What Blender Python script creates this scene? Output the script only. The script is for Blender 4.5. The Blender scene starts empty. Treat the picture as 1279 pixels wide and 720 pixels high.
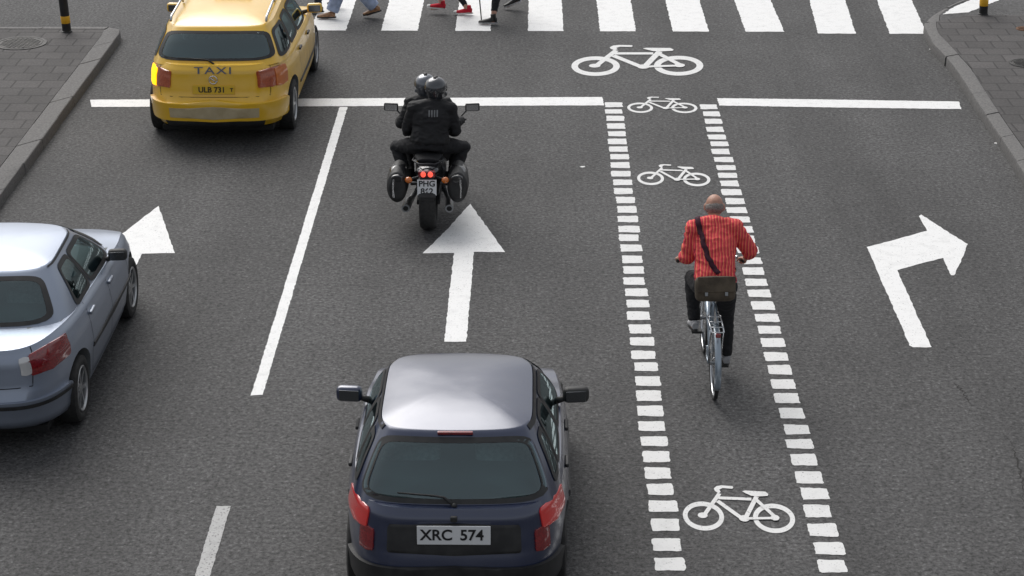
import bpy, bmesh, math, random
from mathutils import Vector, Matrix, noise
PI = math.pi
R = math.radians
rnd = random.Random(7)
scn = bpy.context.scene
col = scn.collection

# ---------------------------------------------------------------- camera
FPX, VX, VY = 2600.0, 671.0, -663.0          # focal length in photo pixels, vanishing point of the street
TH = math.atan((360 - VY) / FPX)
PSI = math.atan((VX - 640) / (FPX / math.cos(TH)))
CH = math.cos(TH) / 0.118                    # camera height, about 7.9 m
cam = bpy.data.cameras.new('camera')
cam.sensor_width = 36
cam.lens = FPX / 1280 * 36
cam.clip_end = 3000
camo = bpy.data.objects.new('camera', cam)
camo.location = (0, 0, CH)
camo.rotation_euler = (PI / 2 - TH, 0, PSI)
col.objects.link(camo)
scn.camera = camo

# ---------------------------------------------------------------- sky, sun, exposure
SUN_EL, SUN_ROT = 47, -26                    # overcast: soft sun high ahead of the camera
w = bpy.data.worlds.new('World')
scn.world = w
w.use_nodes = True
nt = w.node_tree
sky = nt.nodes.new('ShaderNodeTexSky')
sky.sky_type = 'NISHITA'
sky.sun_disc = False
sky.sun_elevation = R(SUN_EL)
sky.sun_rotation = R(SUN_ROT)
sky.dust_density = 5.0
hs = nt.nodes.new('ShaderNodeHueSaturation')
hs.inputs['Saturation'].default_value = 0.38
nt.links.new(sky.outputs[0], hs.inputs['Color'])
# an overcast veil: pale even cloud light added to the sky
veil = nt.nodes.new('ShaderNodeVectorMath')
veil.operation = 'MULTIPLY_ADD'
veil.inputs[1].default_value = (0.62, 0.62, 0.62)
veil.inputs[2].default_value = (2.0, 2.07, 2.18)
nt.links.new(hs.outputs[0], veil.inputs[0])
nt.links.new(veil.outputs[0], nt.nodes['Background'].inputs['Color'])
nt.nodes['Background'].inputs['Strength'].default_value = 0.12
sl = bpy.data.lights.new('sun', 'SUN')
sl.energy = 2.05
sl.angle = R(50)
sl.color = (1.0, 0.985, 0.965)
so = bpy.data.objects.new('sun', sl)
so.rotation_euler = (R(90 - SUN_EL), 0, R(180 - SUN_ROT))
so.location = (0, 60, 60)
col.objects.link(so)
scn.view_settings.view_transform = 'Standard'
scn.view_settings.look = 'None'
scn.view_settings.gamma = 1
scn.view_settings.exposure = -0.07
scn.render.resolution_x, scn.render.resolution_y = 1024, 576


def at(px, py, z=0.0):
    """a point of the photograph laid on the horizontal plane at height z"""
    u = (px - 640) / FPX
    v = (360 - py) / FPX
    f = math.cos(TH) + v * math.sin(TH)
    up = -math.sin(TH) + v * math.cos(TH)
    t = (CH - z) / (-up)
    f *= t
    r = u * t
    return (r * math.cos(PSI) - f * math.sin(PSI), r * math.sin(PSI) + f * math.cos(PSI))


# ---------------------------------------------------------------- materials
def mat(name, color, rough=0.5, metal=0.0, coat=0.0, **k):
    m = bpy.data.materials.new(name)
    m.use_nodes = True
    b = m.node_tree.nodes['Principled BSDF']
    b.inputs['Base Color'].default_value = (*color, 1)
    b.inputs['Roughness'].default_value = rough
    b.inputs['Metallic'].default_value = metal
    b.inputs['Coat Weight'].default_value = coat
    b.inputs['Coat Roughness'].default_value = 0.04
    b.inputs['Coat IOR'].default_value = 1.65
    for kk, v in k.items():
        b.inputs[kk.replace('_', ' ')].default_value = v
    return m


def nodes(m):
    return m.node_tree, m.node_tree.nodes, m.node_tree.links, m.node_tree.nodes['Principled BSDF']


def mottle(m, c0, c1, scale=4.0, detail=4, rough=None, bump=0.0, bscale=80, lo=0.35, hi=0.65):
    """base colour varied by noise, plus fine bump"""
    t, N, L, b = nodes(m)
    tc = N.new('ShaderNodeTexCoord')
    n = N.new('ShaderNodeTexNoise')
    n.inputs['Scale'].default_value = scale
    n.inputs['Detail'].default_value = detail
    L.new(tc.outputs['Object'], n.inputs['Vector'])
    r = N.new('ShaderNodeValToRGB')
    r.color_ramp.elements[0].position = lo
    r.color_ramp.elements[1].position = hi
    r.color_ramp.elements[0].color = (*c0, 1)
    r.color_ramp.elements[1].color = (*c1, 1)
    L.new(n.outputs['Fac'], r.inputs['Fac'])
    L.new(r.outputs[0], b.inputs['Base Color'])
    if rough:
        mr = N.new('ShaderNodeMapRange')
        mr.inputs['To Min'].default_value = rough[0]
        mr.inputs['To Max'].default_value = rough[1]
        L.new(n.outputs['Fac'], mr.inputs['Value'])
        L.new(mr.outputs[0], b.inputs['Roughness'])
    if bump:
        n2 = N.new('ShaderNodeTexNoise')
        n2.inputs['Scale'].default_value = bscale
        n2.inputs['Detail'].default_value = 3
        L.new(tc.outputs['Object'], n2.inputs['Vector'])
        bp = N.new('ShaderNodeBump')
        bp.inputs['Strength'].default_value = bump
        bp.inputs['Distance'].default_value = 0.005
        L.new(n2.outputs['Fac'], bp.inputs['Height'])
        L.new(bp.outputs[0], b.inputs['Normal'])
    return m


def asphalt(name, lo, hi, tint=(1, 0.985, 0.985)):
    m = mat(name, (0.07,) * 3, 0.8)
    t, N, L, b = nodes(m)
    b.inputs['Specular IOR Level'].default_value = 0.35
    tc = N.new('ShaderNodeTexCoord')

    def noi(scale, detail, vec=None, rough=0.5):
        n = N.new('ShaderNodeTexNoise')
        n.inputs['Scale'].default_value = scale
        n.inputs['Detail'].default_value = detail
        n.inputs['Roughness'].default_value = rough
        L.new(vec or tc.outputs['Object'], n.inputs['Vector'])
        return n.outputs['Fac']

    def rng(v, a, b_, c, d):
        r = N.new('ShaderNodeMapRange')
        for i, q in zip(('From Min', 'From Max', 'To Min', 'To Max'), (a, b_, c, d)):
            r.inputs[i].default_value = q
        L.new(v, r.inputs['Value'])
        return r.outputs[0]

    def mul(a, b_):
        x = N.new('ShaderNodeMath')
        x.operation = 'MULTIPLY'
        L.new(a, x.inputs[0])
        L.new(b_, x.inputs[1])
        return x.outputs[0]
    mp = N.new('ShaderNodeMapping')
    mp.inputs['Scale'].default_value = (1.1, 0.10, 1)
    L.new(tc.outputs['Object'], mp.inputs['Vector'])
    grain = rng(noi(24, 4, rough=0.85), 0.36, 0.64, lo, hi)
    tracks = rng(noi(1.0, 4, mp.outputs[0]), 0.3, 0.7, 0.80, 1.14)
    patch = rng(noi(0.35, 6, rough=0.65), 0.3, 0.7, 0.80, 1.16)
    mid = rng(noi(7, 4), 0.3, 0.7, 0.90, 1.10)
    v = N.new('ShaderNodeTexVoronoi')
    v.inputs['Scale'].default_value = 20
    L.new(tc.outputs['Object'], v.inputs['Vector'])
    spk = rng(v.outputs['Distance'], 0.12, 0.30, 1.6, 1.0)
    val = mul(mul(mul(mul(grain, tracks), patch), mid), spk)
    # a few dark spots: oil, old gum
    sp = rng(noi(3.1, 3, rough=0.6), 0.66, 0.74, 1.0, 0.68)
    val = mul(val, sp)
    cb = N.new('ShaderNodeCombineColor')
    for i, k in enumerate(tint):
        x = N.new('ShaderNodeMath')
        x.operation = 'MULTIPLY'
        x.inputs[1].default_value = k
        L.new(val, x.inputs[0])
        L.new(x.outputs[0], cb.inputs[i])
    L.new(cb.outputs[0], b.inputs['Base Color'])
    bp = N.new('ShaderNodeBump')
    bp.inputs['Strength'].default_value = 0.6
    bp.inputs['Distance'].default_value = 0.006
    L.new(noi(75, 3), bp.inputs['Height'])
    L.new(bp.outputs[0], b.inputs['Normal'])
    return m


def paint_mat(name, c0, c1, lo=0.25, hi=0.5, wear=0.0):
    m = mat(name, c1, 0.6)
    t, N, L, b = nodes(m)
    tc = N.new('ShaderNodeTexCoord')
    n = N.new('ShaderNodeTexNoise')
    n.inputs['Scale'].default_value = 7
    n.inputs['Detail'].default_value = 8
    n.inputs['Roughness'].default_value = 0.65
    L.new(tc.outputs['Object'], n.inputs['Vector'])
    r = N.new('ShaderNodeValToRGB')
    r.color_ramp.elements[0].position = lo
    r.color_ramp.elements[1].position = hi
    r.color_ramp.elements[0].color = (*c0, 1)
    r.color_ramp.elements[1].color = (*c1, 1)
    L.new(n.outputs['Fac'], r.inputs['Fac'])
    n2 = N.new('ShaderNodeTexNoise')
    n2.inputs['Scale'].default_value = 55
    n2.inputs['Detail'].default_value = 3
    L.new(tc.outputs['Object'], n2.inputs['Vector'])
    r2 = N.new('ShaderNodeValToRGB')
    r2.color_ramp.elements[0].position = 0.27 + wear
    r2.color_ramp.elements[1].position = 0.38 + wear
    r2.color_ramp.elements[0].color = (0.35, 0.35, 0.35, 1)
    r2.color_ramp.elements[1].color = (1, 1, 1, 1)
    L.new(n2.outputs['Fac'], r2.inputs['Fac'])
    mx = N.new('ShaderNodeMix')
    mx.data_type = 'RGBA'
    mx.blend_type = 'MULTIPLY'
    mx.inputs[0].default_value = 1
    L.new(r.outputs[0], mx.inputs[6])
    L.new(r2.outputs[0], mx.inputs[7])
    L.new(mx.outputs[2], b.inputs['Base Color'])
    bp = N.new('ShaderNodeBump')
    bp.inputs['Strength'].default_value = 0.3
    bp.inputs['Distance'].default_value = 0.003
    L.new(n2.outputs['Fac'], bp.inputs['Height'])
    L.new(bp.outputs[0], b.inputs['Normal'])
    return m


def slabs_mat(name):
    m = mat(name, (0.12,) * 3, 0.85)
    t, N, L, b = nodes(m)
    tc = N.new('ShaderNodeTexCoord')
    br = N.new('ShaderNodeTexBrick')
    br.inputs['Scale'].default_value = 1.0
    br.inputs['Brick Width'].default_value = 0.37
    br.inputs['Row Height'].default_value = 0.37
    br.inputs['Mortar Size'].default_value = 0.013
    br.inputs['Mortar Smooth'].default_value = 0.25
    br.inputs['Bias'].default_value = -0.1
    br.inputs['Color1'].default_value = (0.064, 0.060, 0.059, 1)
    br.inputs['Color2'].default_value = (0.086, 0.080, 0.079, 1)
    br.inputs['Mortar'].default_value = (0.035, 0.033, 0.032, 1)
    wob = N.new('ShaderNodeTexNoise')
    wob.inputs['Scale'].default_value = 1.7
    L.new(tc.outputs['Object'], wob.inputs['Vector'])
    mad = N.new('ShaderNodeVectorMath')
    mad.operation = 'MULTIPLY_ADD'
    mad.inputs[1].default_value = (0.05, 0.05, 0)
    L.new(wob.outputs['Color'], mad.inputs[0])
    L.new(tc.outputs['Object'], mad.inputs[2])
    L.new(mad.outputs[0], br.inputs['Vector'])
    n = N.new('ShaderNodeTexNoise')
    n.inputs['Scale'].default_value = 30
    n.inputs['Detail'].default_value = 5
    L.new(tc.outputs['Object'], n.inputs['Vector'])
    r = N.new('ShaderNodeMapRange')
    r.inputs['From Min'].default_value = 0.3
    r.inputs['From Max'].default_value = 0.7
    r.inputs['To Min'].default_value = 0.75
    r.inputs['To Max'].default_value = 1.25
    L.new(n.outputs['Fac'], r.inputs['Value'])
    n3 = N.new('ShaderNodeTexNoise')
    n3.inputs['Scale'].default_value = 1.1
    n3.inputs['Detail'].default_value = 4
    L.new(tc.outputs['Object'], n3.inputs['Vector'])
    r3 = N.new('ShaderNodeMapRange')
    r3.inputs['From Min'].default_value = 0.3
    r3.inputs['From Max'].default_value = 0.7
    r3.inputs['To Min'].default_value = 0.8
    r3.inputs['To Max'].default_value = 1.15
    L.new(n3.outputs['Fac'], r3.inputs['Value'])
    mm = N.new('ShaderNodeMath')
    mm.operation = 'MULTIPLY'
    L.new(r.outputs[0], mm.inputs[0])
    L.new(r3.outputs[0], mm.inputs[1])
    vm = N.new('ShaderNodeVectorMath')
    vm.operation = 'SCALE'
    L.new(br.outputs['Color'], vm.inputs[0])
    L.new(mm.outputs[0], vm.inputs['Scale'])
    L.new(vm.outputs[0], b.inputs['Base Color'])
    bp = N.new('ShaderNodeBump')
    bp.inputs['Strength'].default_value = 0.7
    bp.inputs['Distance'].default_value = 0.01
    bp.invert = True
    L.new(br.outputs['Fac'], bp.inputs['Height'])
    L.new(bp.outputs[0], b.inputs['Normal'])
    return m


M = {}
M['asphalt'] = asphalt('asphalt', 0.019, 0.122)
M['asphalt_old'] = asphalt('asphalt_old', 0.04, 0.12)
M['road_paint'] = paint_mat('road_paint', (0.66, 0.66, 0.65), (0.80, 0.80, 0.79))
M['road_paint_worn'] = paint_mat('road_paint_worn', (0.30, 0.30, 0.30), (0.40, 0.40, 0.395), wear=0.06)
M['bike_paint'] = paint_mat('bike_paint', (0.58, 0.58, 0.57), (0.70, 0.70, 0.69))
M['slabs'] = slabs_mat('paving_slabs')
M['granite'] = mottle(mat('granite_kerb', (0.15,) * 3, 0.8), (0.085, 0.082, 0.08), (0.17, 0.165, 0.16), scale=38, detail=6, bump=0.5, lo=0.3, hi=0.7)
M['iron'] = mottle(mat('cast_iron', (0.05,) * 3, 0.6, 0.4), (0.03, 0.03, 0.03), (0.07, 0.066, 0.062), scale=12, bump=0.4, bscale=60)
M['rust'] = mottle(mat('rusty_iron', (0.2, 0.1, 0.05), 0.8), (0.13, 0.065, 0.035), (0.26, 0.14, 0.08), scale=14, bump=0.4)
M['black_paint'] = mottle(mat('black_post_paint', (0.01,) * 3, 0.4), (0.008, 0.008, 0.009), (0.022, 0.022, 0.022), scale=9, rough=(0.35, 0.6))
M['yellow_band'] = mottle(mat('yellow_band', (0.8, 0.45, 0.02), 0.5), (0.70, 0.36, 0.015), (0.86, 0.47, 0.02), scale=12)
M['litter'] = mat('litter', (0.7, 0.7, 0.68), 0.7)


def car_paint(name, c, metal=0.5, rough=0.35, coat=1.0, dirt=0.25, dirtc=(0.10, 0.095, 0.09)):
    """clear-coated paint, a film of road dirt thicker near the sills"""
    m = mat(name, c, rough, metal, coat)
    t, N, L, b = nodes(m)
    tc = N.new('ShaderNodeTexCoord')
    n = N.new('ShaderNodeTexNoise')
    n.inputs['Scale'].default_value = 5
    n.inputs['Detail'].default_value = 6
    L.new(tc.outputs['Object'], n.inputs['Vector'])
    sp = N.new('ShaderNodeSeparateXYZ')
    L.new(tc.outputs['Object'], sp.inputs[0])
    mz = N.new('ShaderNodeMapRange')
    mz.inputs['From Min'].default_value = 0.15
    mz.inputs['From Max'].default_value = 0.65
    mz.inputs['To Min'].default_value = 1.0
    mz.inputs['To Max'].default_value = 0.0
    L.new(sp.outputs[2], mz.inputs['Value'])
    mu = N.new('ShaderNodeMath')
    mu.operation = 'MULTIPLY'
    L.new(mz.outputs[0], mu.inputs[0])
    L.new(n.outputs['Fac'], mu.inputs[1])
    ad = N.new('ShaderNodeMath')
    ad.operation = 'MULTIPLY_ADD'
    ad.inputs[1].default_value = 1.1 * dirt * 2
    ad.inputs[2].default_value = 0.03
    ad.use_clamp = True
    L.new(mu.outputs[0], ad.inputs[0])
    mx = N.new('ShaderNodeMix')
    mx.data_type = 'RGBA'
    mx.inputs[6].default_value = (*c, 1)
    mx.inputs[7].default_value = (*dirtc, 1)
    L.new(ad.outputs[0], mx.inputs[0])
    L.new(mx.outputs[2], b.inputs['Base Color'])
    rr = N.new('ShaderNodeMapRange')
    rr.inputs['To Min'].default_value = 0.08
    rr.inputs['To Max'].default_value = 0.34
    L.new(n.outputs['Fac'], rr.inputs['Value'])
    L.new(rr.outputs[0], b.inputs['Coat Roughness'])
    return m


M['silver_car'] = car_paint('silver_metallic_paint', (0.29, 0.335, 0.42), 0.6, 0.40, coat=0.6)
M['blue_car'] = car_paint('dark_blue_paint', (0.005, 0.016, 0.062), 0.30, 0.3, dirt=0.06)
M['blue_car'].node_tree.nodes['Principled BSDF'].inputs['Coat IOR'].default_value = 1.75
M['taxi_car'] = car_paint('yellow_taxi_paint', (0.86, 0.50, 0.0), 0.0, 0.40, coat=1.0, dirt=0.03)
M['black_plastic'] = mottle(mat('black_plastic', (0.02,) * 3, 0.55), (0.014, 0.014, 0.015), (0.03, 0.03, 0.03), scale=10, rough=(0.45, 0.7))
M['gap'] = mat('shadow_gap_rubber', (0.006,) * 3, 0.8)
M['cabin'] = mat('grey_cabin_lining', (0.17, 0.18, 0.185), 0.9)
M['seat_cloth'] = mottle(mat('grey_seat_cloth', (0.1,) * 3, 0.95), (0.26, 0.28, 0.285), (0.38, 0.40, 0.40), scale=30)
M['rubber'] = mottle(mat('tyre_rubber', (0.02,) * 3, 0.8), (0.014, 0.014, 0.014), (0.03, 0.029, 0.028), scale=25, bump=0.3)
M['alloy'] = mat('alloy_metal', (0.5, 0.51, 0.52), 0.32, 0.9)
M['chrome'] = mat('chrome', (0.75, 0.76, 0.78), 0.12, 1.0)
M['mirror_face'] = mat('dark_mirror_face', (0.16, 0.17, 0.18), 0.1, 0.9)
M['steel'] = mat('grey_steel', (0.28, 0.29, 0.30), 0.35, 0.9)
M['dark_steel'] = mat('dark_steel', (0.04, 0.04, 0.043), 0.4, 0.7)
M['red_lens'] = mottle(mat('red_lens', (0.35, 0.01, 0.012), 0.15, 0, 1), (0.16, 0.006, 0.009), (0.26, 0.012, 0.016), scale=60)
M['amber_red'] = mottle(mat('faded_orange_red_lens', (0.4, 0.07, 0.02), 0.2, 0, 1), (0.36, 0.06, 0.018), (0.48, 0.10, 0.03), scale=40)
M['orange_lens'] = mat('orange_lens', (0.65, 0.16, 0.01), 0.15, 0, 1)
M['clear_lens'] = mat('clear_lens', (0.6, 0.6, 0.6), 0.12, 0.2, 1)
M['amber_lit'] = mat('lit_amber_lens', (0.9, 0.4, 0.0), 0.3, Emission_Strength=2.2)
M['amber_lit'].node_tree.nodes['Principled BSDF'].inputs['Emission Color'].default_value = (1, 0.46, 0.0, 1)
M['red_lit'] = mat('lit_red_lens', (0.8, 0.03, 0.02), 0.25, 0, 1, Emission_Strength=1.3)
M['red_lit'].node_tree.nodes['Principled BSDF'].inputs['Emission Color'].default_value = (1, 0.10, 0.06, 1)
M['red_glow'] = mat('softly_lit_red_lens', (0.42, 0.012, 0.014), 0.2, 0, 1, Emission_Strength=0.09)
M['red_glow'].node_tree.nodes['Principled BSDF'].inputs['Emission Color'].default_value = (1, 0.08, 0.06, 1)
M['plate_white'] = mat('plate_white', (0.72, 0.73, 0.74), 0.4)
M['plate_yellow'] = mat('plate_yellow', (0.75, 0.48, 0.03), 0.4)
M['ink'] = mat('black_lettering', (0.01, 0.01, 0.012), 0.5)
M['blue_ink'] = mat('grey_blue_lettering', (0.10, 0.12, 0.17), 0.5)


def glass_mat(name, tint, mixf):
    m = bpy.data.materials.new(name)
    m.use_nodes = True
    N, L = m.node_tree.nodes, m.node_tree.links
    N.remove(N['Principled BSDF'])
    g = N.new('ShaderNodeBsdfGlossy')
    g.inputs['Roughness'].default_value = 0.03
    g.inputs['Color'].default_value = (0.80, 0.97, 1.0, 1)
    tr = N.new('ShaderNodeBsdfTransparent')
    tr.inputs['Color'].default_value = (*tint, 1)
    fr = N.new('ShaderNodeFresnel')
    fr.inputs['IOR'].default_value = mixf
    mx = N.new('ShaderNodeMixShader')
    L.new(fr.outputs[0], mx.inputs[0])
    L.new(tr.outputs[0], mx.inputs[1])
    L.new(g.outputs[0], mx.inputs[2])
    L.new(mx.outputs[0], N['Material Output'].inputs[0])
    return m


M['glass'] = glass_mat('tinted_glass', (0.42, 0.50, 0.50), 1.75)
M['glass_dark'] = glass_mat('dark_tinted_glass', (0.68, 0.90, 0.90), 2.2)


# ---------------------------------------------------------------- object helpers
def link(name, me, parent=None, m=None, label=None, cat=None, group=None, kind=None, smooth=None):
    o = bpy.data.objects.new(name, me)
    col.objects.link(o)
    if parent:
        o.parent = parent
    if m is not None:
        for q in (m if isinstance(m, (list, tuple)) else [m]):
            me.materials.append(q)
    tag(o, label, cat, group, kind)
    if smooth is not None and me:
        me.set_sharp_from_angle(angle=R(smooth))
    return o


def tag(o, label=None, cat=None, group=None, kind=None):
    for k, v in (('label', label), ('category', cat), ('group', group), ('kind', kind)):
        if v:
            o[k] = v
    return o


def thing(name, label, cat, loc=(0, 0, 0), rz=0, group=None):
    o = bpy.data.objects.new(name, None)
    o.empty_display_size = 0.2
    col.objects.link(o)
    o.location = loc
    o.rotation_euler = (0, 0, rz)
    return tag(o, label, cat, group)


def done(bm, smooth=False, normals=True):
    if normals:
        bmesh.ops.recalc_face_normals(bm, faces=bm.faces)
    me = bpy.data.meshes.new('mesh')
    if smooth:
        for f in bm.faces:
            f.smooth = True
    bm.to_mesh(me)
    bm.free()
    return me


def box(bm, c, s, rot=None, mi=0, bev=0.0):
    r = bmesh.ops.create_cube(bm, size=1)
    vs = r['verts']
    mt = Matrix.Translation(c) @ (rot.to_4x4() if rot else Matrix.Identity(4)) @ Matrix.Diagonal((*s, 1))
    bmesh.ops.transform(bm, matrix=mt, verts=vs)
    fs = list({f for v in vs for f in v.link_faces})
    for f in fs:
        f.material_index = mi
    if bev:
        es = list({e for v in vs for e in v.link_edges})
        rr = bmesh.ops.bevel(bm, geom=es, offset=bev, segments=3, affect='EDGES', profile=0.5)
        for f in rr['faces']:
            f.material_index = mi
            f.smooth = True


def frame_of(d, side=None):
    d = d.normalized()
    s = side if side is not None else (Vector((1, 0, 0)) if abs(d.x) < 0.8 else Vector((0, 1, 0)))
    s = (s - d * s.dot(d)).normalized()
    return s, d.cross(s)


def tube(bm, pts, rad, n=12, side=None, cap=True, mi=0, closed=False):
    """loft; rad = number or list of numbers or (a,b) pairs, a along side"""
    pts = [Vector(p) for p in pts]
    k = len(pts)
    if not isinstance(rad, (list,)):
        rad = [rad] * k
    rings = []
    s = Vector(side) if side is not None else None
    prev = None
    for i, p in enumerate(pts):
        if closed:
            d = pts[(i + 1) % k] - pts[i - 1]
        else:
            d = pts[min(i + 1, k - 1)] - pts[max(i - 1, 0)]
        a, b = frame_of(d, s if s is not None else prev)
        prev = a
        r = rad[i] if isinstance(rad[i], (tuple, list)) else (rad[i], rad[i])
        rings.append([bm.verts.new(p + a * (r[0] * math.cos(2 * PI * j / n)) + b * (r[1] * math.sin(2 * PI * j / n))) for j in range(n)])
    for i in range(k if closed else k - 1):
        A, B = rings[i], rings[(i + 1) % k]
        for j in range(n):
            f = bm.faces.new((A[j], A[(j + 1) % n], B[(j + 1) % n], B[j]))
            f.smooth = True
            f.material_index = mi
    if cap and not closed:
        for q in (rings[0], rings[-1]):
            f = bm.faces.new(q)
            f.material_index = mi


def ball(bm, c, r, rot=None, seg=20, mi=0):
    res = bmesh.ops.create_uvsphere(bm, u_segments=seg, v_segments=max(8, seg // 2), radius=1)
    r = r if isinstance(r, (tuple, list)) else (r, r, r)
    mt = Matrix.Translation(c) @ (rot.to_4x4() if rot else Matrix.Identity(4)) @ Matrix.Diagonal((*r, 1))
    bmesh.ops.transform(bm, matrix=mt, verts=res['verts'])
    for v in res['verts']:
        for f in v.link_faces:
            f.smooth = True
            f.material_index = mi


def lathe_x(bm, prof, c, n=40, mi=0, closed=True):
    """revolve profile [(x, r)] about the x axis through c"""
    c = Vector(c)
    rings = []
    for x, r in prof:
        rings.append([bm.verts.new(c + Vector((x, r * math.cos(2 * PI * j / n), r * math.sin(2 * PI * j / n)))) for j in range(n)])
    k = len(rings)
    for i in range(k if closed else k - 1):
        A, B = rings[i], rings[(i + 1) % k]
        for j in range(n):
            f = bm.faces.new((A[j], A[(j + 1) % n], B[(j + 1) % n], B[j]))
            f.smooth = True
            f.material_index = mi


def prism(bm, poly, z0, z1, mi=0):
    a = [bm.verts.new((x, y, z0)) for x, y in poly]
    b = [bm.verts.new((x, y, z1)) for x, y in poly]
    n = len(poly)
    bm.faces.new(a).material_index = mi
    bm.faces.new(b).material_index = mi
    for i in range(n):
        bm.faces.new((a[i], a[(i + 1) % n], b[(i + 1) % n], b[i])).material_index = mi


def evaluated(me, mods):
    """run modifiers on a mesh without operators"""
    o = bpy.data.objects.new('tmp', me)
    col.objects.link(o)
    for ty, kw in mods:
        m = o.modifiers.new(ty, ty)
        for k, v in kw.items():
            setattr(m, k, v)
    dg = bpy.context.evaluated_depsgraph_get()
    dg.update()
    out = bpy.data.meshes.new_from_object(o.evaluated_get(dg))
    bpy.data.objects.remove(o)
    return out


def melt(bm, voxel=0.01, smooth=4, wrinkle=0.0, wscale=9.0, seed=0):
    """fuse overlapping closed shapes into one continuous skin"""
    me = done(bm)
    out = evaluated(me, [('REMESH', dict(mode='VOXEL', voxel_size=voxel)), ('SMOOTH', dict(factor=0.5, iterations=smooth))])
    out.materials.clear()
    if wrinkle:
        ns = [v.normal.copy() for v in out.vertices]
        for v, n in zip(out.vertices, ns):
            p = v.co
            q = Vector((p.x * wscale + seed, p.y * wscale, p.z * wscale * 1.7))
            a = noise.noise(q) + 0.5 * noise.noise(q * 2.3)
            a = (1 - abs(a) * 2.2)
            v.co = p + n * wrinkle * a
    for f in out.polygons:
        f.use_smooth = True
    return out


def text_part(name, s, size, loc, parent, m, rot=(PI / 2, 0, 0), bold=0.0, spacing=1.0, sx=1.0):
    cu = bpy.data.curves.new('t', 'FONT')
    cu.body = s
    cu.size = size
    cu.align_x = 'CENTER'
    cu.align_y = 'CENTER'
    cu.extrude = 0.0015
    cu.offset = bold
    cu.space_character = spacing
    me = evaluated(cu, [])
    me.materials.clear()
    o = link(name, me, parent, m)
    o.location = loc
    o.rotation_euler = rot
    o.scale = (sx, 1, 1)
    return o


# ================================================================ THE SETTING
def sheet(name, x0, y0, x1, y1, z, m, **k):
    bm = bmesh.new()
    bm.faces.new([bm.verts.new(p) for p in ((x0, y0, z), (x1, y0, z), (x1, y1, z), (x0, y1, z))])
    return link(name, done(bm), None, m, kind='structure', **k)


sheet('ground', -900, -900, 900, 900, -0.03, M['asphalt_old'])
road = sheet('road', -60, -25, 60, 75, 0.0, M['asphalt'])


def ragged(poly, amp=0.006, step=0.035):
    """polygon with hand-laid, slightly crumbly edges"""
    out = []
    n = len(poly)
    for i in range(n):
        a, b = Vector(poly[i]), Vector(poly[(i + 1) % n])
        d = b - a
        L_ = d.length
        nn = Vector((d.y, -d.x)).normalized() if L_ > 0 else Vector((0, 0))
        k = max(1, int(L_ / step))
        for j in range(k):
            t = (j + (rnd.uniform(-0.3, 0.3) if j else 0)) / k
            p = a + d * t + nn * rnd.uniform(-amp, amp)
            out.append((p.x, p.y))
    return out


def flat_face(bm, poly, z):
    f = bm.faces.new([bm.verts.new((x, y, z)) for x, y in poly])
    return f


def marking(name, polys, m, z=0.004, amp=0.006, step=0.035):
    bm = bmesh.new()
    for i, p in enumerate(polys):
        flat_face(bm, ragged(p, amp, step) if amp else p, z + i * 0.0007)
    bmesh.ops.triangulate(bm, faces=bm.faces[:])
    me = done(bm)
    # all faces up
    bm = bmesh.new()
    bm.from_mesh(me)
    for f in bm.faces:
        if f.normal.z < 0:
            f.normal_flip()
    bm.to_mesh(me)
    bm.free()
    return link(name, me, road, m)


def P(*pts):
    return [at(*p) for p in pts]


# stop lines
marking('stop_line', [P((113, 125), (753, 121.5), (755, 132), (430, 133), (114, 134))], M['road_paint'], amp=0.005)
marking('stop_line', [P((896, 123), (1040, 124.8), (1198.5, 127.2), (1202, 136.7), (1040, 134.6), (899.4, 132.2))], M['road_paint'], amp=0.006)
# lane lines
lm = marking('lane_line', [P((424.5, 134), (434.5, 134), (328.5, 494), (313.5, 495))], M['road_paint'], amp=0.005)
x0 = at(279.5, 633)[0]
ya, yb = at(279, 633)[1], at(250, 735)[1]
yb -= 1.4
marking('lane_line', [[(x0 - 0.058, ya), (x0 + 0.058, ya), (x0 + 0.058, yb), (x0 - 0.058, yb)]], M['road_paint_worn'], amp=0.004)
for k in range(1, 3):
    y1 = yb - 1.5 - (k - 1) * 4.5
    marking('lane_line', [[(x0 - 0.058, y1), (x0 + 0.058, y1), (x0 + 0.058, y1 - 3), (x0 - 0.058, y1 - 3)]], M['road_paint_worn'], amp=0.004)

# the two rows of square dashes
LY = [131.2, 139.6, 148.3, 157.9, 167.5, 177.1, 186.7, 196.3, 206.7, 217.5, 228.3, 239.2, 250.4, 262.1, 274.2, 286.7, 297.5, 310.4,
      324.6, 337.9, 351.7, 365.8, 380, 395, 411.6, 427.2, 444.1, 458.8, 476.7, 495, 513.9, 533.1, 551.9, 571.2, 591.8, 612, 633.1,
      656.5, 681.3, 705.6, 731, 758]
RY = [133.8, 142.6, 151.9, 162, 171.6, 180.1, 189.7, 199.8, 209.9, 219.5, 229.6, 240.5, 251.8, 263, 274.7, 287.2, 299.3, 312.6,
      326.3, 339.2, 353.3, 367, 382.3, 397.7, 412.6, 428.6, 446.1, 462.6, 480.6, 498, 516.9, 537.2, 555.2, 575, 597.2, 617.5,
      639.2, 662.8, 686, 708.1, 733, 760]


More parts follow.
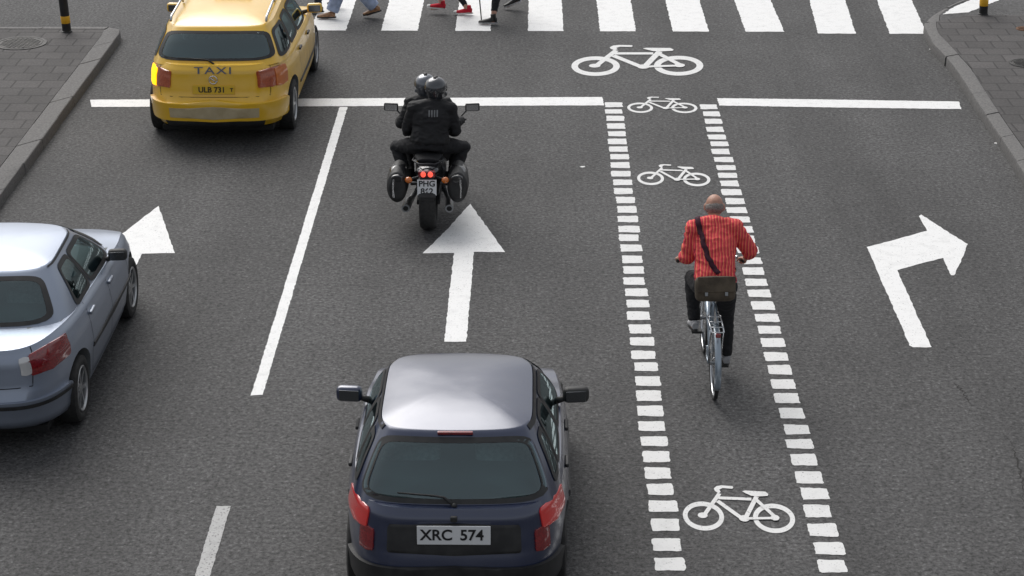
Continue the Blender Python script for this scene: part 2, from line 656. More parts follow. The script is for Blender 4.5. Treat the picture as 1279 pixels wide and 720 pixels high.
def dash(px, py, py_prev, py_next, big):
    x, y = at(px, py)
    per = (at(px, py_prev)[1] - at(px, py_next)[1]) / 2
    h = per * (0.30 + 0.05 * rnd.random() + 0.03 * big)
    ww = 0.112 + rnd.uniform(-0.005, 0.006)
    sk = rnd.uniform(-0.008, 0.008)
    tl = rnd.uniform(-0.01, 0.01)
    c = 0.012
    q = [(x - ww + c, y - h + sk), (x + ww - c, y - h - sk), (x + ww + tl, y - h + c), (x + ww + tl, y + h - c),
         (x + ww - c, y + h + sk), (x - ww + c, y + h - sk), (x - ww + tl, y + h - c), (x - ww + tl, y - h + c)]
    marking('dash_mark', [q], M['bike_paint'], amp=0.0055, step=0.035)


for i, y in enumerate(LY):
    pv = LY[i - 1] if i else LY[0] - 8.4
    nx = LY[i + 1] if i < len(LY) - 1 else y + 28
    dash(766.5 + 70.5 * (y - 131.2) / 574.4, y, pv, nx, 0.5)
for i, y in enumerate(RY):
    pv = RY[i - 1] if i else RY[0] - 8.7
    nx = RY[i + 1] if i < len(RY) - 1 else y + 28
    dash(886.6 + 154.7 * (y - 133.8) / 574.3, y, pv, nx, 0.2)

# arrows
marking('direction_arrow', [P((587.5, 255), (631.4, 315.5), (592.2, 315.3), (588, 370), (582.8, 427.5), (555, 427.5), (561, 372), (567.5, 316.4), (528.6, 317), (560, 286))],
        M['road_paint'], amp=0.006, step=0.06)
marking('direction_arrow', [P((198, 257.7), (218.7, 316.7), (177.4, 317.6), (119, 430), (91, 430), (152, 318), (119, 318), (160, 287))], M['road_paint'], amp=0.006, step=0.06)
marking('direction_arrow', [P((1083.6, 309.2), (1120, 299.5), (1158.6, 288.9), (1148.5, 270.5), (1151.5, 268.6), (1180, 287), (1209.2, 305.4), (1202, 325),
                              (1193, 344.5), (1188.5, 344.5), (1178.9, 322.8), (1150, 330), (1121.7, 338.1), (1145, 391), (1164.7, 434.5), (1141, 434.5), (1137, 432), (1104.4, 357))],
        M['road_paint'], amp=0.006, step=0.06)


# bicycle symbols, drawn once in a local frame and laid down four times
def ell(cx, cy, rx, ry, n=48, a0=0.0, a1=2 * PI):
    return [(cx + rx * math.cos(a0 + (a1 - a0) * i / n), cy + ry * math.sin(a0 + (a1 - a0) * i / n)) for i in range(n)]


def stroke(a, b, wd, k=2.5):
    # k: the photo squashes depth, so strokes are measured wider across than along
    ax, ay = a
    bx, by = b
    dx, dy = bx - ax, (by - ay) * k
    l = math.hypot(dx, dy)
    nx, ny = -dy / l * wd / 2, dx / l * wd / 2 / k
    return [(ax + nx, ay + ny), (bx + nx, by + ny), (bx - nx, by - ny), (ax - nx, ay - ny)]


def ring_polys(cx, cy, ro, so_, ri, si_, n=56):
    q = []
    for i in range(n):
        a, b = 2 * PI * i / n, 2 * PI * (i + 1) / n
        q.append([(cx + ro * math.cos(a), cy + so_ * math.sin(a)), (cx + ro * math.cos(b), cy + so_ * math.sin(b)),
                  (cx + ri * math.cos(b), cy + si_ * math.sin(b)), (cx + ri * math.cos(a), cy + si_ * math.sin(a))])
    return q


def bike_symbol(fh, rh, hb, fat=1.0):
    f0, r0, h0 = (285, 275), (955, 272), (430, 125)
    # affine map through three points
    A = Matrix(((f0[0], f0[1], 1), (r0[0], r0[1], 1), (h0[0], h0[1], 1))).inverted()
    cx = A @ Vector((fh[0], rh[0], hb[0]))
    cy = A @ Vector((fh[1], rh[1], hb[1]))

    def mp(p):
        return at(cx[0] * p[0] + cx[1] * p[1] + cx[2], cy[0] * p[0] + cy[1] * p[1] + cy[2])
    layers = [ring_polys(285, 275, 193, 78, 193 - 52 * fat, 78 - 29 * fat), ring_polys(947, 272, 197, 79, 197 - 54 * fat, 79 - 29 * fat),
              [stroke((290, 272), (448, 150), 46 * fat)], [ell(278, 272, 46, 15)],
              [[(405, 137), (398, 125), (425, 112), (470, 107), (575, 109), (582, 116), (570, 123), (480, 121), (450, 130), (460, 142), (440, 152)]],
              [stroke((436, 175), (745, 175), 44 * fat)],
              [stroke((425, 192), (650, 283), 50 * fat)],
              [stroke((672, 286), (795, 160), 52 * fat)],
              [ell(667, 281, 50, 17)],
              [[(662, 136), (690, 131), (880, 133), (907, 145), (900, 155), (850, 158), (800, 160), (745, 158), (690, 145)]],
              [stroke((792, 180), (960, 268), 44 * fat)],
              [stroke((690, 282), (960, 273), 36 * fat)],
              [ell(955, 272, 42, 15)]]
    bm = bmesh.new()
    for i, lay in enumerate(layers):
        for q in lay:
            flat_face(bm, [mp(p) for p in q], 0.004 + i * 0.0006)
    bmesh.ops.triangulate(bm, faces=bm.faces[:])
    for f in bm.faces:
        f.normal_update()
        if f.normal.z < 0:
            f.normal_flip()
    me = bpy.data.meshes.new('m')
    bm.to_mesh(me)
    bm.free()
    return link('bicycle_symbol', me, road, M['bike_paint'])


bike_symbol((744.5, 83), (849.5, 82.5), (767.2, 59.5))
bike_symbol((800.2, 135), (856, 135.3), (811.3, 122.8), 0.85)
bike_symbol((813.2, 223.3), (871.5, 224.8), (826, 207.6), 0.85)
bike_symbol((879.3, 645.6), (968.6, 648.6), (896.5, 611.5), 0.85)

# zebra crossing
zy0, zy1 = at(640, 39)[1], at(640, 39)[1] + 4.0
for a, b in ((297, 343), (387, 432), (476, 522), (569, 613), (660, 704), (750, 795), (841, 886), (932, 980), (1021, 1068), (1110, 1156)):
    dy = -0.10 if a > 1000 else 0
    xa, xb = at(a, 39)[0], at(b, 39)[0]
    marking('crossing_stripe', [[(xa, zy0 + dy), (xb, zy0 + dy), (xb + (0.25 if a > 1000 else 0), zy1), (xa + (0.25 if a > 1000 else 0), zy1)]],
            M['road_paint'], amp=0.008, step=0.06)

# pavements ------------------------------------------------------------
KZ = 0.14


def kerb_run(name, outer, inner, m=None, z=KZ):
    """granite kerb stones between two edge lines; joints left open"""
    bm = bmesh.new()
    # resample by length into stones of about 1 m
    def walk(pts, n):
        pts = [Vector(p) for p in pts]
        ls = [0]
        for a, b in zip(pts, pts[1:]):
            ls.append(ls[-1] + (b - a).length)
        out = []
        for i in range(n + 1):
            t = ls[-1] * i / n
            k = 0
            while k < len(ls) - 2 and ls[k + 1] < t:
                k += 1
            f = (t - ls[k]) / max(1e-6, ls[k + 1] - ls[k])
            out.append(pts[k].lerp(pts[k + 1], min(1, f)))
        return out
    L_ = sum((Vector(b) - Vector(a)).length for a, b in zip(outer, outer[1:]))
    n = max(1, int(L_ / 0.95))
    sub = 4
    o_, i_ = walk(outer, n * sub), walk(inner, n * sub)
    for s in range(n):
        jx = rnd.uniform(-0.012, 0.012)
        jz = rnd.uniform(-0.006, 0.006)
        A, B = o_[s * sub:(s + 1) * sub + 1], i_[s * sub:(s + 1) * sub + 1]
        d = (A[-1] - A[0]).normalized() * 0.006
        A = [v.copy() for v in A]
        B = [v.copy() for v in B]
        A[0] += d
        B[0] += d
        A[-1] -= d
        B[-1] -= d
        rings = []
        for a, b in zip(A, B):
            nrm = (a - b).normalized()
            a = a + nrm * jx
            rings.append([bm.verts.new((a.x + nrm.x * 0.012, a.y + nrm.y * 0.012, -0.02)), bm.verts.new((a.x + nrm.x * 0.004, a.y + nrm.y * 0.004, z + jz - 0.022)),
                          bm.verts.new((a.x - nrm.x * 0.006, a.y - nrm.y * 0.006, z + jz - 0.006)), bm.verts.new((a.x - nrm.x * 0.022, a.y - nrm.y * 0.022, z + jz)),
                          bm.verts.new((b.x + nrm.x * 0.006, b.y + nrm.y * 0.006, z + jz)), bm.verts.new((b.x, b.y, z + jz - 0.006)), bm.verts.new((b.x, b.y, -0.02))])
        for r0, r1 in zip(rings, rings[1:]):
            for j in range(6):
                bm.faces.new((r0[j], r0[j + 1], r1[j + 1], r1[j]))
        bm.faces.new(rings[0])
        bm.faces.new(rings[-1])
    return link(name, done(bm), None, m or M['granite'], kind='structure', smooth=30)


# left pavement
kxl = (at(154, 34, KZ)[0] + at(28, 208, KZ)[0]) / 2
kyl = at(154, 33.5, KZ)[1]
kerb_run('kerb', [(kxl, -20), (kxl, kyl - 0.25), (kxl - 0.06, kyl - 0.06), (kxl - 0.22, kyl)], [(kxl - 0.25, -20), (kxl - 0.25, kyl - 0.35), (kxl - 0.26, kyl - 0.27), (kxl - 0.27, kyl - 0.22)])
kerb_run('kerb', [(kxl - 0.23, kyl), (-40, kyl - 0.05)], [(kxl - 0.27, kyl - 0.13), (-40, kyl - 0.18)])
bm = bmesh.new()
prism(bm, [(kxl - 0.255, -20), (kxl - 0.255, kyl - 0.25), (kxl - 0.27, kyl - 0.14), (-40, kyl - 0.19), (-40, -20)], -0.02, KZ - 0.004)
link('pavement_left', done(bm), None, M['slabs'], kind='structure')

# right pavement
out_px = [(1154.9, 29), (1155.2, 33), (1160.3, 43), (1168, 55.6), (1179.7, 66.7), (1197.8, 90.3), (1222, 128.4), (1245, 162), (1279, 212.5)]
in_px = [(1170.2, 26.4), (1170.4, 31), (1172.5, 40.3), (1190.8, 59.7), (1200, 70), (1213, 84), (1238.8, 125.4), (1260, 157), (1279, 186.5)]
ko = [at(x, y, KZ) for x, y in out_px]
ki = [at(x, y, KZ) for x, y in in_px]
lo_ = ko[-1]
ko.append((lo_[0], -20))
ki[-1] = (lo_[0] + 0.2, ko[-2][1])
ki.append((lo_[0] + 0.2, -20))
kerb_run('kerb', ko, ki)
ry = ko[0][1]
bm = bmesh.new()
prism(bm, [(x + 0.004, y) for x, y in ki[::1]] + [(40, -20), (40, at(1279, 17, KZ)[1]), (at(1212, 18.5, KZ)[0], at(1212, 18.5, KZ)[1])], -0.02, KZ - 0.004)
link('pavement_right', done(bm), None, M['slabs'], kind='structure')
# lowered corner beyond the slabs
LZ = 0.07
co = [at(x, y, LZ) for x, y in ((1156.5, 27.5), (1163, 20), (1178, 11), (1198, 1.5), (1225, -9), (1260, -20), (1310, -30))]
ci = [at(x, y, LZ) for x, y in ((1174, 27.5), (1175, 17.5), (1189, 8), (1209, 0), (1235, -8), (1268, -17), (1315, -26))]
kerb_run('kerb', co, ci, z=LZ)
bm = bmesh.new()
prism(bm, [(x + 0.005, y) for x, y in ci] + [(40, ci[-1][1]), (40, ry - 0.02), (ci[0][0] + 0.005, ry - 0.02)], -0.02, LZ - 0.004)
island = link('pavement_corner', done(bm), None, M['asphalt_old'], kind='structure')
bm = bmesh.new()
flat_face(bm, ragged([at(x, y, LZ) for x, y in ((1178, 18), (1193, 8.5), (1213, 0), (1238, -8), (1285, -10), (1249, 0), (1226, 9.5), (1210, 15.5))], 0.01), LZ + 0.001)
bmesh.ops.triangulate(bm, faces=bm.faces[:])
link('painted_band', done(bm), island, M['road_paint'])

# pavement ironwork
def manhole(loc, r, m, label, name='manhole_cover'):
    bm = bmesh.new()
    n = 48
    lathe = [(0.0, 0.010), (r * 0.80, 0.010), (r * 0.82, 0.004), (r * 0.86, 0.004), (r * 0.88, 0.010), (r * 0.98, 0.010), (r, 0.0)]
    rings = []
    for rr, z in lathe[1:]:
        rings.append([bm.verts.new((rr * math.cos(2 * PI * j / n), rr * math.sin(2 * PI * j / n), z)) for j in range(n)])
    bm.faces.new(rings[0])
    for A, B in zip(rings, rings[1:]):
        for j in range(n):
            bm.faces.new((A[j], A[(j + 1) % n], B[(j + 1) % n], B[j]))
    me = done(bm)
    t = link(name, me, None, m, label, 'manhole cover')
    t.location = (loc[0], loc[1], KZ - 0.003)
    bm = bmesh.new()
    k = 9
    for i in range(-k, k + 1):
        for j in range(-k, k + 1):
            x, y = i * r * 0.085, j * r * 0.085
            if math.hypot(x, y) < r * 0.74 and (i + j) % 2:
                box(bm, (x, y, 0.0125), (r * 0.075, r * 0.075, 0.006))
    link('tread_pattern', done(bm), t, m)
    return t


manhole(at(26, 54, KZ), 0.38, M['iron'], 'round dark iron manhole cover in the slabs beside the left bollard')
manhole(at(1281, 36, KZ), 0.13, M['rust'], 'small rusty round cover in the right pavement near the bollard')
manhole(at(1283, 79, KZ), 0.24, M['iron'], 'dark round iron cover at the right edge of the right pavement')


def bollard(px, py, label, lean=0.0):
    x, y = at(px, py, KZ)
    t = thing('bollard', label, 'bollard', (x, y, KZ - 0.004), 0, 'striped bollards on the pavement corners')
    t.rotation_euler = (0, lean, 0)
    r = 0.065

    def ringset(prof, nm, m):
        bm = bmesh.new()
        n = 28
        rings = [[bm.verts.new((q * math.cos(2 * PI * j / n), q * math.sin(2 * PI * j / n), z)) for j in range(n)] for q, z in prof]
        for A, B in zip(rings, rings[1:]):
            for j in range(n):
                bm.faces.new((A[j], A[(j + 1) % n], B[(j + 1) % n], B[j]))
        bm.faces.new(rings[0])
        bm.faces.new(rings[-1])
        return link(nm, done(bm, True), t, m, smooth=40)
    ringset([(r + 0.012, 0), (r + 0.01, 0.015), (r, 0.02), (r, 0.86), (r * 0.95, 0.89), (r * 0.7, 0.915), (r * 0.3, 0.925)], 'post', M['black_paint'])
    ringset([(r + 0.0005, 0.135), (r + 0.002, 0.137), (r + 0.002, 0.243), (r + 0.0005, 0.245)], 'reflective_band', M['yellow_band'])
    ringset([(r + 0.0005, 0.735), (r + 0.002, 0.737), (r + 0.002, 0.798), (r + 0.0005, 0.80)], 'reflective_band', M['yellow_band'])


bollard(83.7, 39.5, 'black bollard with a yellow band on the left pavement corner', R(-2.5))
bollard(1229, 17.5, 'black bollard with a yellow band on the right pavement corner', R(-1))

for i, (px, py, s) in enumerate(((1245, 179.5, 0.03), (728, 209, 0.03), (1174, 66, 0.018), (1163, 62, 0.02))):
    bm = bmesh.new()
    x, y = at(px, py)
    q = [(x + s * rnd.uniform(0.6, 1.2) * math.cos(a), y + s * 1.2 * rnd.uniform(0.5, 1.2) * math.sin(a)) for a in [k * PI / 4 for k in range(8)]]
    prism(bm, q, 0.001, 0.008)
    lab = ['white scrap of paper in the gutter by the right kerb', 'tiny pale scrap on the asphalt left of the bicycle lane',
           'tiny white scrap close to the kerb near the crossing', 'tiny pale scrap at the right end of the crossing'][i]
    tag(link('paper_scrap', done(bm), None, M['litter']), lab, 'litter')


# ================================================================ CARS
def alpha_x(f, n, sgn=-1):
    f = max(-0.9999, min(0.9999, f))
    return math.atan2(sgn * (1 - abs(f) ** n) ** (1 / n), f)


def alpha_y(f, n, sgn=1):
    f = max(-0.9999, min(0.9999, f))
    return math.atan2(f, sgn * (1 - abs(f) ** n) ** (1 / n))


def interp(tab, y):
    if y <= tab[0][0]:
        return tab[0][1]
    for (a, va), (b, vb) in zip(tab, tab[1:]):
        if y <= b:
            t = (y - a) / (b - a)
            t = t * t * (3 - 2 * t)
            return va + (vb - va) * t
    return tab[-1][1]


class Body:
    """lower body: stacked plan outlines; greenhouse: the same on top of it"""
    def __init__(s, c):
        s.c = c
        s.n = c.get('n', 5.0)
        s.gn = c.get('gn', 7.0)

    def unit(s, a, n):
        ca, sa = math.cos(a), math.sin(a)
        r = (abs(ca) ** n + abs(sa) ** n) ** (-1 / n)
        return ca * r, sa * r

    def low(s, a, t, off=0.0):
        c = s.c
        ux, uy = s.unit(a, s.n)
        wm = interp(c['wprof'], t)
        W = c['W'] / 2 * wm
        y0 = -c['L'] / 2 + interp(c['rprof'], t)
        y1 = c['L'] / 2 - interp(c['fprof'], t)
        y = (y0 + y1) / 2 + uy * (y1 - y0) / 2
        yy = y / (c['L'] / 2)
        tap = 1 - (c.get('taper_r', 0.06) if yy < 0 else c.get('taper_f', 0.10)) * abs(yy) ** 3
        zb = c['zb'] + 0.06 * abs(yy) ** 6
        z = zb + t * (interp(c['zs'], y) - zb)
        p = Vector((ux * W * tap, y, z))
        if off:
            e = 1e-3
            n = (s.low(a + e, t) - s.low(a - e, t)).cross(s.low(a, min(1, t + e)) - s.low(a, max(0, t - e))).normalized()
            p = p + n * off
        return p

    def deck(s, a, k):
        c = s.c
        p = s.low(a, 1.0)
        x, y = p.x * (1 - k), p.y
        ym = c.get('ymid', 0)
        y = ym + (y - ym) * (1 - k)
        z = interp(c['zs'], y) + c.get('crown', 0.035) * (1 - (1 - k) ** 2)
        return Vector((x, y, z))

    def hi(s, a, v, off=0.0):
        c = s.c
        ux, uy = s.unit(a, s.gn)
        g = c['g']
        bl = math.sin(min(1, max(0, v)) * PI)
        W = g['w0'] + (g['w1'] - g['w0']) * v + 0.02 * bl
        ya = g['r0'] + (g['r1'] - g['r0']) * v - g.get('rb', 0.03) * bl
        yb = g['f0'] + (g['f1'] - g['f0']) * v + 0.04 * bl
        # ends bow outwards in plan
        y = (ya + yb) / 2 + uy * (yb - ya) / 2
        bow = g.get('bow', 0.07)
        if abs(uy) > abs(ux):
            y += (1 if uy > 0 else -1) * bow * (1 - min(1, abs(ux)) ** 2)
        tz = (uy + 1) / 2
        zt = g['zr'] + (g['zf'] - g['zr']) * tz
        if uy < 0 and abs(ux) < abs(uy):
            zt += 0.012 * (1 - ux * ux)
        z0 = interp(c['zs'], y) - 0.045
        if abs(uy) > abs(ux):
            z0 += c.get('crown', 0.035) * 0.5
        p = Vector((ux * W, y, z0 + v * (zt - z0)))
        if off:
            e = 1e-3
            n = (s.hi(a + e, v) - s.hi(a - e, v)).cross(s.hi(a, v + e) - s.hi(a, v - e)).normalized()
            p = p + n * off
        return p

    def roof(s, a, k, dz=0.0):
        g = s.c['g']
        p = s.hi(a, 1.0)
        ym = (g['r1'] + g['f1']) / 2
        q = 1 - k
        z = p.z + (g['zm'] - p.z) * (1 - q ** 2.6)
        return Vector((p.x * q, ym + (p.y - ym) * q, z + dz))


def grid_faces(bm, rows, wrap=False, mi=0, keep=None):
    vs = [[bm.verts.new(p) for p in r] for r in rows]
    n = len(vs[0])
    for i in range(len(vs) - 1):
        for j in range(n if wrap else n - 1):
            if keep and not keep(i, j):
                continue
            f = bm.faces.new((vs[i][j], vs[i][(j + 1) % n], vs[i + 1][(j + 1) % n], vs[i + 1][j]))
            f.smooth = True
            f.material_index = mi
    return vs


def patch(bm, fn, a0, a1, b0, b1, off=0.004, thick=0.0, e=6.0, na=20, nb=12, mi=0, shape=None):
    """rounded rectangle a0..a1 x b0..b1 of surface fn(a, b, off); e = squareness of its corners"""
    def P_(i, j, o):
        u = -1 + 2 * i / na
        q = -1 + 2 * j / nb
        q = math.sin(q * PI / 2) * 0.35 + q * 0.65
        lim = max(0.0, 1 - abs(q) ** e) ** (1 / e)
        uu = u * lim
        aa, bb = uu, q
        if shape:
            aa, bb = shape(aa, bb)
        return fn((a0 + a1) / 2 + aa * (a1 - a0) / 2, (b0 + b1) / 2 + bb * (b1 - b0) / 2, o)
    rows = [[P_(i, j, off) for i in range(na + 1)] for j in range(nb + 1)]
    vs = grid_faces(bm, rows, mi=mi)
    if thick:
        loop = [(i, 0) for i in range(na)] + [(na, j) for j in range(nb)] + [(na - i, nb) for i in range(na)] + [(0, nb - j) for j in range(nb)]
        base = [bm.verts.new(P_(i, j, off - thick)) for i, j in loop]
        top = [vs[j][i] for i, j in loop]
        for k in range(len(loop)):
            k2 = (k + 1) % len(loop)
            try:
                f = bm.faces.new((top[k], top[k2], base[k2], base[k]))
                f.material_index = mi
            except ValueError:
                pass


def ring_patch(bm, fn, a0, a1, b0, b1, wa, wb, off=0.006, e=6.0, n=72, mi=0, shape=None):
    """frame of width wa, wb around the rounded rectangle"""
    out, inn = [], []
    for k in range(n):
        th = 2 * PI * k / n
        c, s = math.cos(th), math.sin(th)
        r = (abs(c) ** e + abs(s) ** e) ** (-1 / e)
        for lst, qa, qb in ((out, 0, 0), (inn, wa, wb)):
            uu, vv = c * r, s * r
            if shape:
                uu, vv = shape(uu, vv)
            lst.append(fn((a0 + a1) / 2 + uu * ((a1 - a0) / 2 - qa), (b0 + b1) / 2 + vv * ((b1 - b0) / 2 - qb), off))
    vo = [bm.verts.new(p) for p in out]
    vi = [bm.verts.new(p) for p in inn]
    for k in range(n):
        f = bm.faces.new((vo[k], vo[(k + 1) % n], vi[(k + 1) % n], vi[k]))
        f.material_index = mi
        f.smooth = True


def strip(bm, fn, pts, wd=0.006, off=0.003, mi=0):
    """thin line following the surface through parameter points"""
    P3 = []
    for (a, b), (c, d) in zip(pts, pts[1:]):
        k = 10
        for i in range(k):
            P3.append((a + (c - a) * i / k, b + (d - b) * i / k))
    P3.append(pts[-1])
    q = [fn(a, b, off) for a, b in P3]
    q2 = [fn(a, b, 0.03) for a, b in P3]
    L0, L1 = [], []
    for i, p in enumerate(q):
        d = (q[min(i + 1, len(q) - 1)] - q[max(i - 1, 0)]).normalized()
        nn = (q2[i] - p).normalized()
        s_ = d.cross(nn).normalized() * wd / 2
        L0.append(p + s_)
        L1.append(p - s_)
    grid_faces(bm, [L0, L1], mi=mi)


def wheel(parent, x, y, r, m_rim, wdt=0.19, spokes=7, outward=1):
    bm = bmesh.new()
    h = wdt / 2
    ri = r * 0.66
    lathe_x(bm, [(-h * 0.8, ri), (-h, ri + 0.03), (-h, r - 0.035), (-h * 0.86, r - 0.008), (-h * 0.5, r), (h * 0.5, r), (h * 0.86, r - 0.008), (h, r - 0.035), (h, ri + 0.03), (h * 0.8, ri)], (0, 0, 0), 44)
    o = link('wheel', done(bm, True), parent, M['rubber'], smooth=50)
    o.location = (x, y, r)
    bm = bmesh.new()
    s = outward
    lathe_x(bm, [(s * h * 0.92, ri + 0.006), (s * h * 0.98, ri - 0.004), (s * h * 0.85, ri - 0.02), (-s * h * 0.6, ri - 0.025), (-s * h * 0.6, ri)], (0, 0, 0), 40)
    lathe_x(bm, [(s * h * 0.80, 0.0), (s * h * 0.80, 0.045), (s * h * 0.72, 0.06), (s * h * 0.4, 0.06), (s * h * 0.4, 0.0)], (0, 0, 0), 24, closed=False)
    for k in range(spokes):
        a = 2 * PI * k / spokes
        rot = Matrix.Rotation(a, 3, 'X')
        box(bm, rot @ Vector((s * h * 0.70, 0, ri * 0.55)), (0.018, 0.035, ri * 0.92), rot)
    lathe_x(bm, [(s * h * 0.1, 0.0), (s * h * 0.1, ri - 0.02)], (0, 0, 0), 24, mi=1, closed=False)
    link('rim', done(bm, True), o, [m_rim, M['gap']], smooth=35)
    return o


def plate(parent, loc, s1, w_=0.52, h_=0.11, m=None, tilt=0.0, eu=True, ts=0.095, gap=None):
    bm = bmesh.new()
    box(bm, (0, 0, 0), (w_, 0.008, h_), bev=0.003)
    o = link('number_plate', done(bm), parent, m or M['plate_white'])
    o.location = loc
    o.rotation_euler = (tilt, 0, 0)
    if isinstance(s1, str):
        s1 = [(s1, 0.0, ts, 0.0)]
    for tx, dx, sz, dz in s1:
        text_part('lettering', tx, sz, (dx, -0.006, dz), o, M['ink'], bold=0.0022, spacing=1.0)
    return o


def car(name, label, c, loc, rz, paint):
    B = Body(c)
    root = thing(name, label, 'car', (loc[0], loc[1], 0), rz)
    NA = 168
    al = [2 * PI * i / NA for i in range(NA)]
    ts = [0, 0.05, 0.12, 0.2, 0.3, 0.4, 0.5, 0.6, 0.7, 0.78, 0.85, 0.9, 0.94, 0.97, 1.0]
    rows = [[B.low(a, t) for a in al] for t in ts]
    rows += [[B.deck(a, k) for a in al] for k in (0.03, 0.08, 0.16, 0.3, 0.45, 0.6, 0.75, 0.9)]
    g = c['g']
    bm = bmesh.new()
    vs = grid_faces(bm, rows, wrap=True)
    bm.faces.new(vs[-1])
    bm.faces.new(vs[0])
    for f in bm.faces:
        q = f.calc_center_median()
        ym_, hy_ = (g['r0'] + g['f0']) / 2, (g['f0'] - g['r0']) / 2
        if q.z > interp(c['zs'], q.y) - 0.004 and (abs(q.x) / (g['w0'] - 0.035)) ** 6 + (abs(q.y - ym_) / (hy_ - 0.05)) ** 6 < 1:
            f.material_index = 1
    bmesh.ops.recalc_face_normals(bm, faces=bm.faces)
    me = bpy.data.meshes.new('b')
    bm.to_mesh(me)
    bm.free()
    me.materials.append(paint)
    me.materials.append(M['cabin'])
    # wheel arches cut out
    bm = bmesh.new()
    for yy in (c['wr'], c['wf']):
        for s in (-1, 1):
            x0_, x1_ = s * (c['W'] / 2 - 0.26), s * (c['W'] / 2 + 0.15)
            n = 40
            ar = c['tyre'] + 0.055
            A = [bm.verts.new((x0_, yy + ar * math.cos(2 * PI * j / n), c['tyre'] + ar * math.sin(2 * PI * j / n))) for j in range(n)]
            Bv = [bm.verts.new((x1_, yy + ar * math.cos(2 * PI * j / n), c['tyre'] + ar * math.sin(2 * PI * j / n))) for j in range(n)]
            bm.faces.new(A)
            bm.faces.new(Bv)
            for j in range(n):
                bm.faces.new((A[j], A[(j + 1) % n], Bv[(j + 1) % n], Bv[j]))
    for f in bm.faces:
        f.material_index = 1
    cm = done(bm)
    cm.materials.append(paint)
    cm.materials.append(M['cabin'])
    co_ = bpy.data.objects.new('cut', cm)
    col.objects.link(co_)
    me2 = evaluated(me, [('BOOLEAN', dict(operation='DIFFERENCE', object=co_, solver='EXACT'))])
    bpy.data.objects.remove(co_)
    # greenhouse shell with window openings
    vsn = [0, 0.06, 0.12, 0.18, 0.25, 0.32, 0.4, 0.48, 0.56, 0.64, 0.72, 0.79, 0.85, 0.9, 0.95, 1.0]
    wins = c['wins']

    def inside(a, v, mg=0.035):
        ux, uy = B.unit(a, B.gn)
        face = ('rear' if uy < 0 else 'front') if abs(uy) > abs(ux) else ('side')
        f = ux if face in ('rear', 'front') else uy
        for (fc, f0, f1, v0, v1, *_) in wins:
            mf = mg * 1.0 if face == 'side' else mg * 1.4
            if fc == face and f0 + mf < f < f1 - mf and v0 + mg < v < v1 - mg:
                return True
        return False
    bm = bmesh.new()
    bm.from_mesh(me2)
    NG = 200
    ag = [2 * PI * i / NG for i in range(NG)]

    def keep(i, j):
        if i >= len(vsn) - 1:
            return True
        return not inside((ag[j] + ag[(j + 1) % NG] + (2 * PI if j == NG - 1 else 0)) / 2, (vsn[i] + vsn[i + 1]) / 2)
    rows = [[B.hi(a, v) for a in ag] for v in vsn] + [[B.roof(a, k) for a in ag] for k in (0.02, 0.05, 0.09, 0.15, 0.25, 0.4, 0.6, 0.8)]
    v2 = grid_faces(bm, rows, wrap=True, keep=keep)
    bm.faces.new(v2[-1]).smooth = True
    rows = [[B.hi(a, v, -0.03) for a in ag] for v in vsn[:-1]] + [[B.roof(a, k, -0.035) for a in ag] for k in (0.04, 0.15, 0.4, 0.8)]
    v3 = grid_faces(bm, rows, wrap=True, keep=keep, mi=1)
    bm.faces.new(v3[-1]).material_index = 1
    # panel gaps
    lowf = lambda a, t, o: B.low(a, t, o)
    sidel = lambda f, t, o: B.low(alpha_y(f, B.n), t, o)
    siden = lambda f, t, o: B.low(alpha_y(f, B.n, -1), t, o)
    rear = lambda f, t, o: B.low(alpha_x(f, B.n), t, o)
    for sd in (sidel, siden):
        for f in c['door_f']:
            strip(bm, sd, [(f, 0.12), (f, 0.99)], 0.007, mi=2)
        strip(bm, sd, [(c['door_f'][0], 0.12), (c['door_f'][-1], 0.12)], 0.007, mi=2)
    bmesh.ops.recalc_face_normals(bm, faces=[f for f in bm.faces if f.material_index == 0 and f.calc_center_median().z > 1.5])
    mb = bpy.data.meshes.new('body')
    bm.to_mesh(mb)
    bm.free()
    body = link('body', mb, root, [paint, M['cabin'], M['gap']], smooth=38)
    # glass
    fns = {'rear': lambda f, v, o: B.hi(alpha_x(f, B.gn, -1), v, o),
           'front': lambda f, v, o: B.hi(alpha_x(f, B.gn, 1), v, o)}
    nm = {'rear': 'rear_window', 'front': 'windscreen', 'side': 'side_window'}
    for (fc, f0, f1, v0, v1, *ex) in wins:
        e = ex[0] if ex else 7
        for sg in ((1, -1) if fc == 'side' else (0,)):
            fn = fns[fc] if fc != 'side' else (lambda f, v, o, sg=sg: B.hi(alpha_y(f, B.gn, sg), v, o))
            bm = bmesh.new()
            patch(bm, fn, f0, f1, v0, v1, 0.004, 0, e, na=24, nb=14)
            gl = link(nm[fc], done(bm, True), root, M['glass_dark'] if fc != 'front' else M['glass'])
            bm = bmesh.new()
            wa, wb = (0.06, 0.07) if fc != 'side' else (0.05, 0.085)
            ring_patch(bm, fn, f0 - 0.015, f1 + 0.015, v0 - 0.02, v1 + 0.02, wa, wb, 0.006, e)
            link('window_frame', done(bm, True), gl, M['black_plastic'])
    # seats seen through the glass
    for x in (-0.36, 0.36):
        for yy, zt in ((c['seat_f'], 0), (c['seat_r'], -0.04)):
            bm = bmesh.new()
            z0 = interp(c['zs'], yy)
            box(bm, (x, yy, z0 + 0.02 + zt), (0.46, 0.13, 0.34), Matrix.Rotation(R(-12), 3, 'X'), bev=0.05)
            sx = link('seat', done(bm), root, M['seat_cloth'])
            bm = bmesh.new()
            box(bm, (x, yy - 0.04, z0 + 0.25 + zt), (0.25, 0.09, 0.15), Matrix.Rotation(R(-8), 3, 'X'), bev=0.035)
            link('headrest', done(bm), sx, M['seat_cloth'])
    bm = bmesh.new()
    yy = c['seat_f'] + 0.48
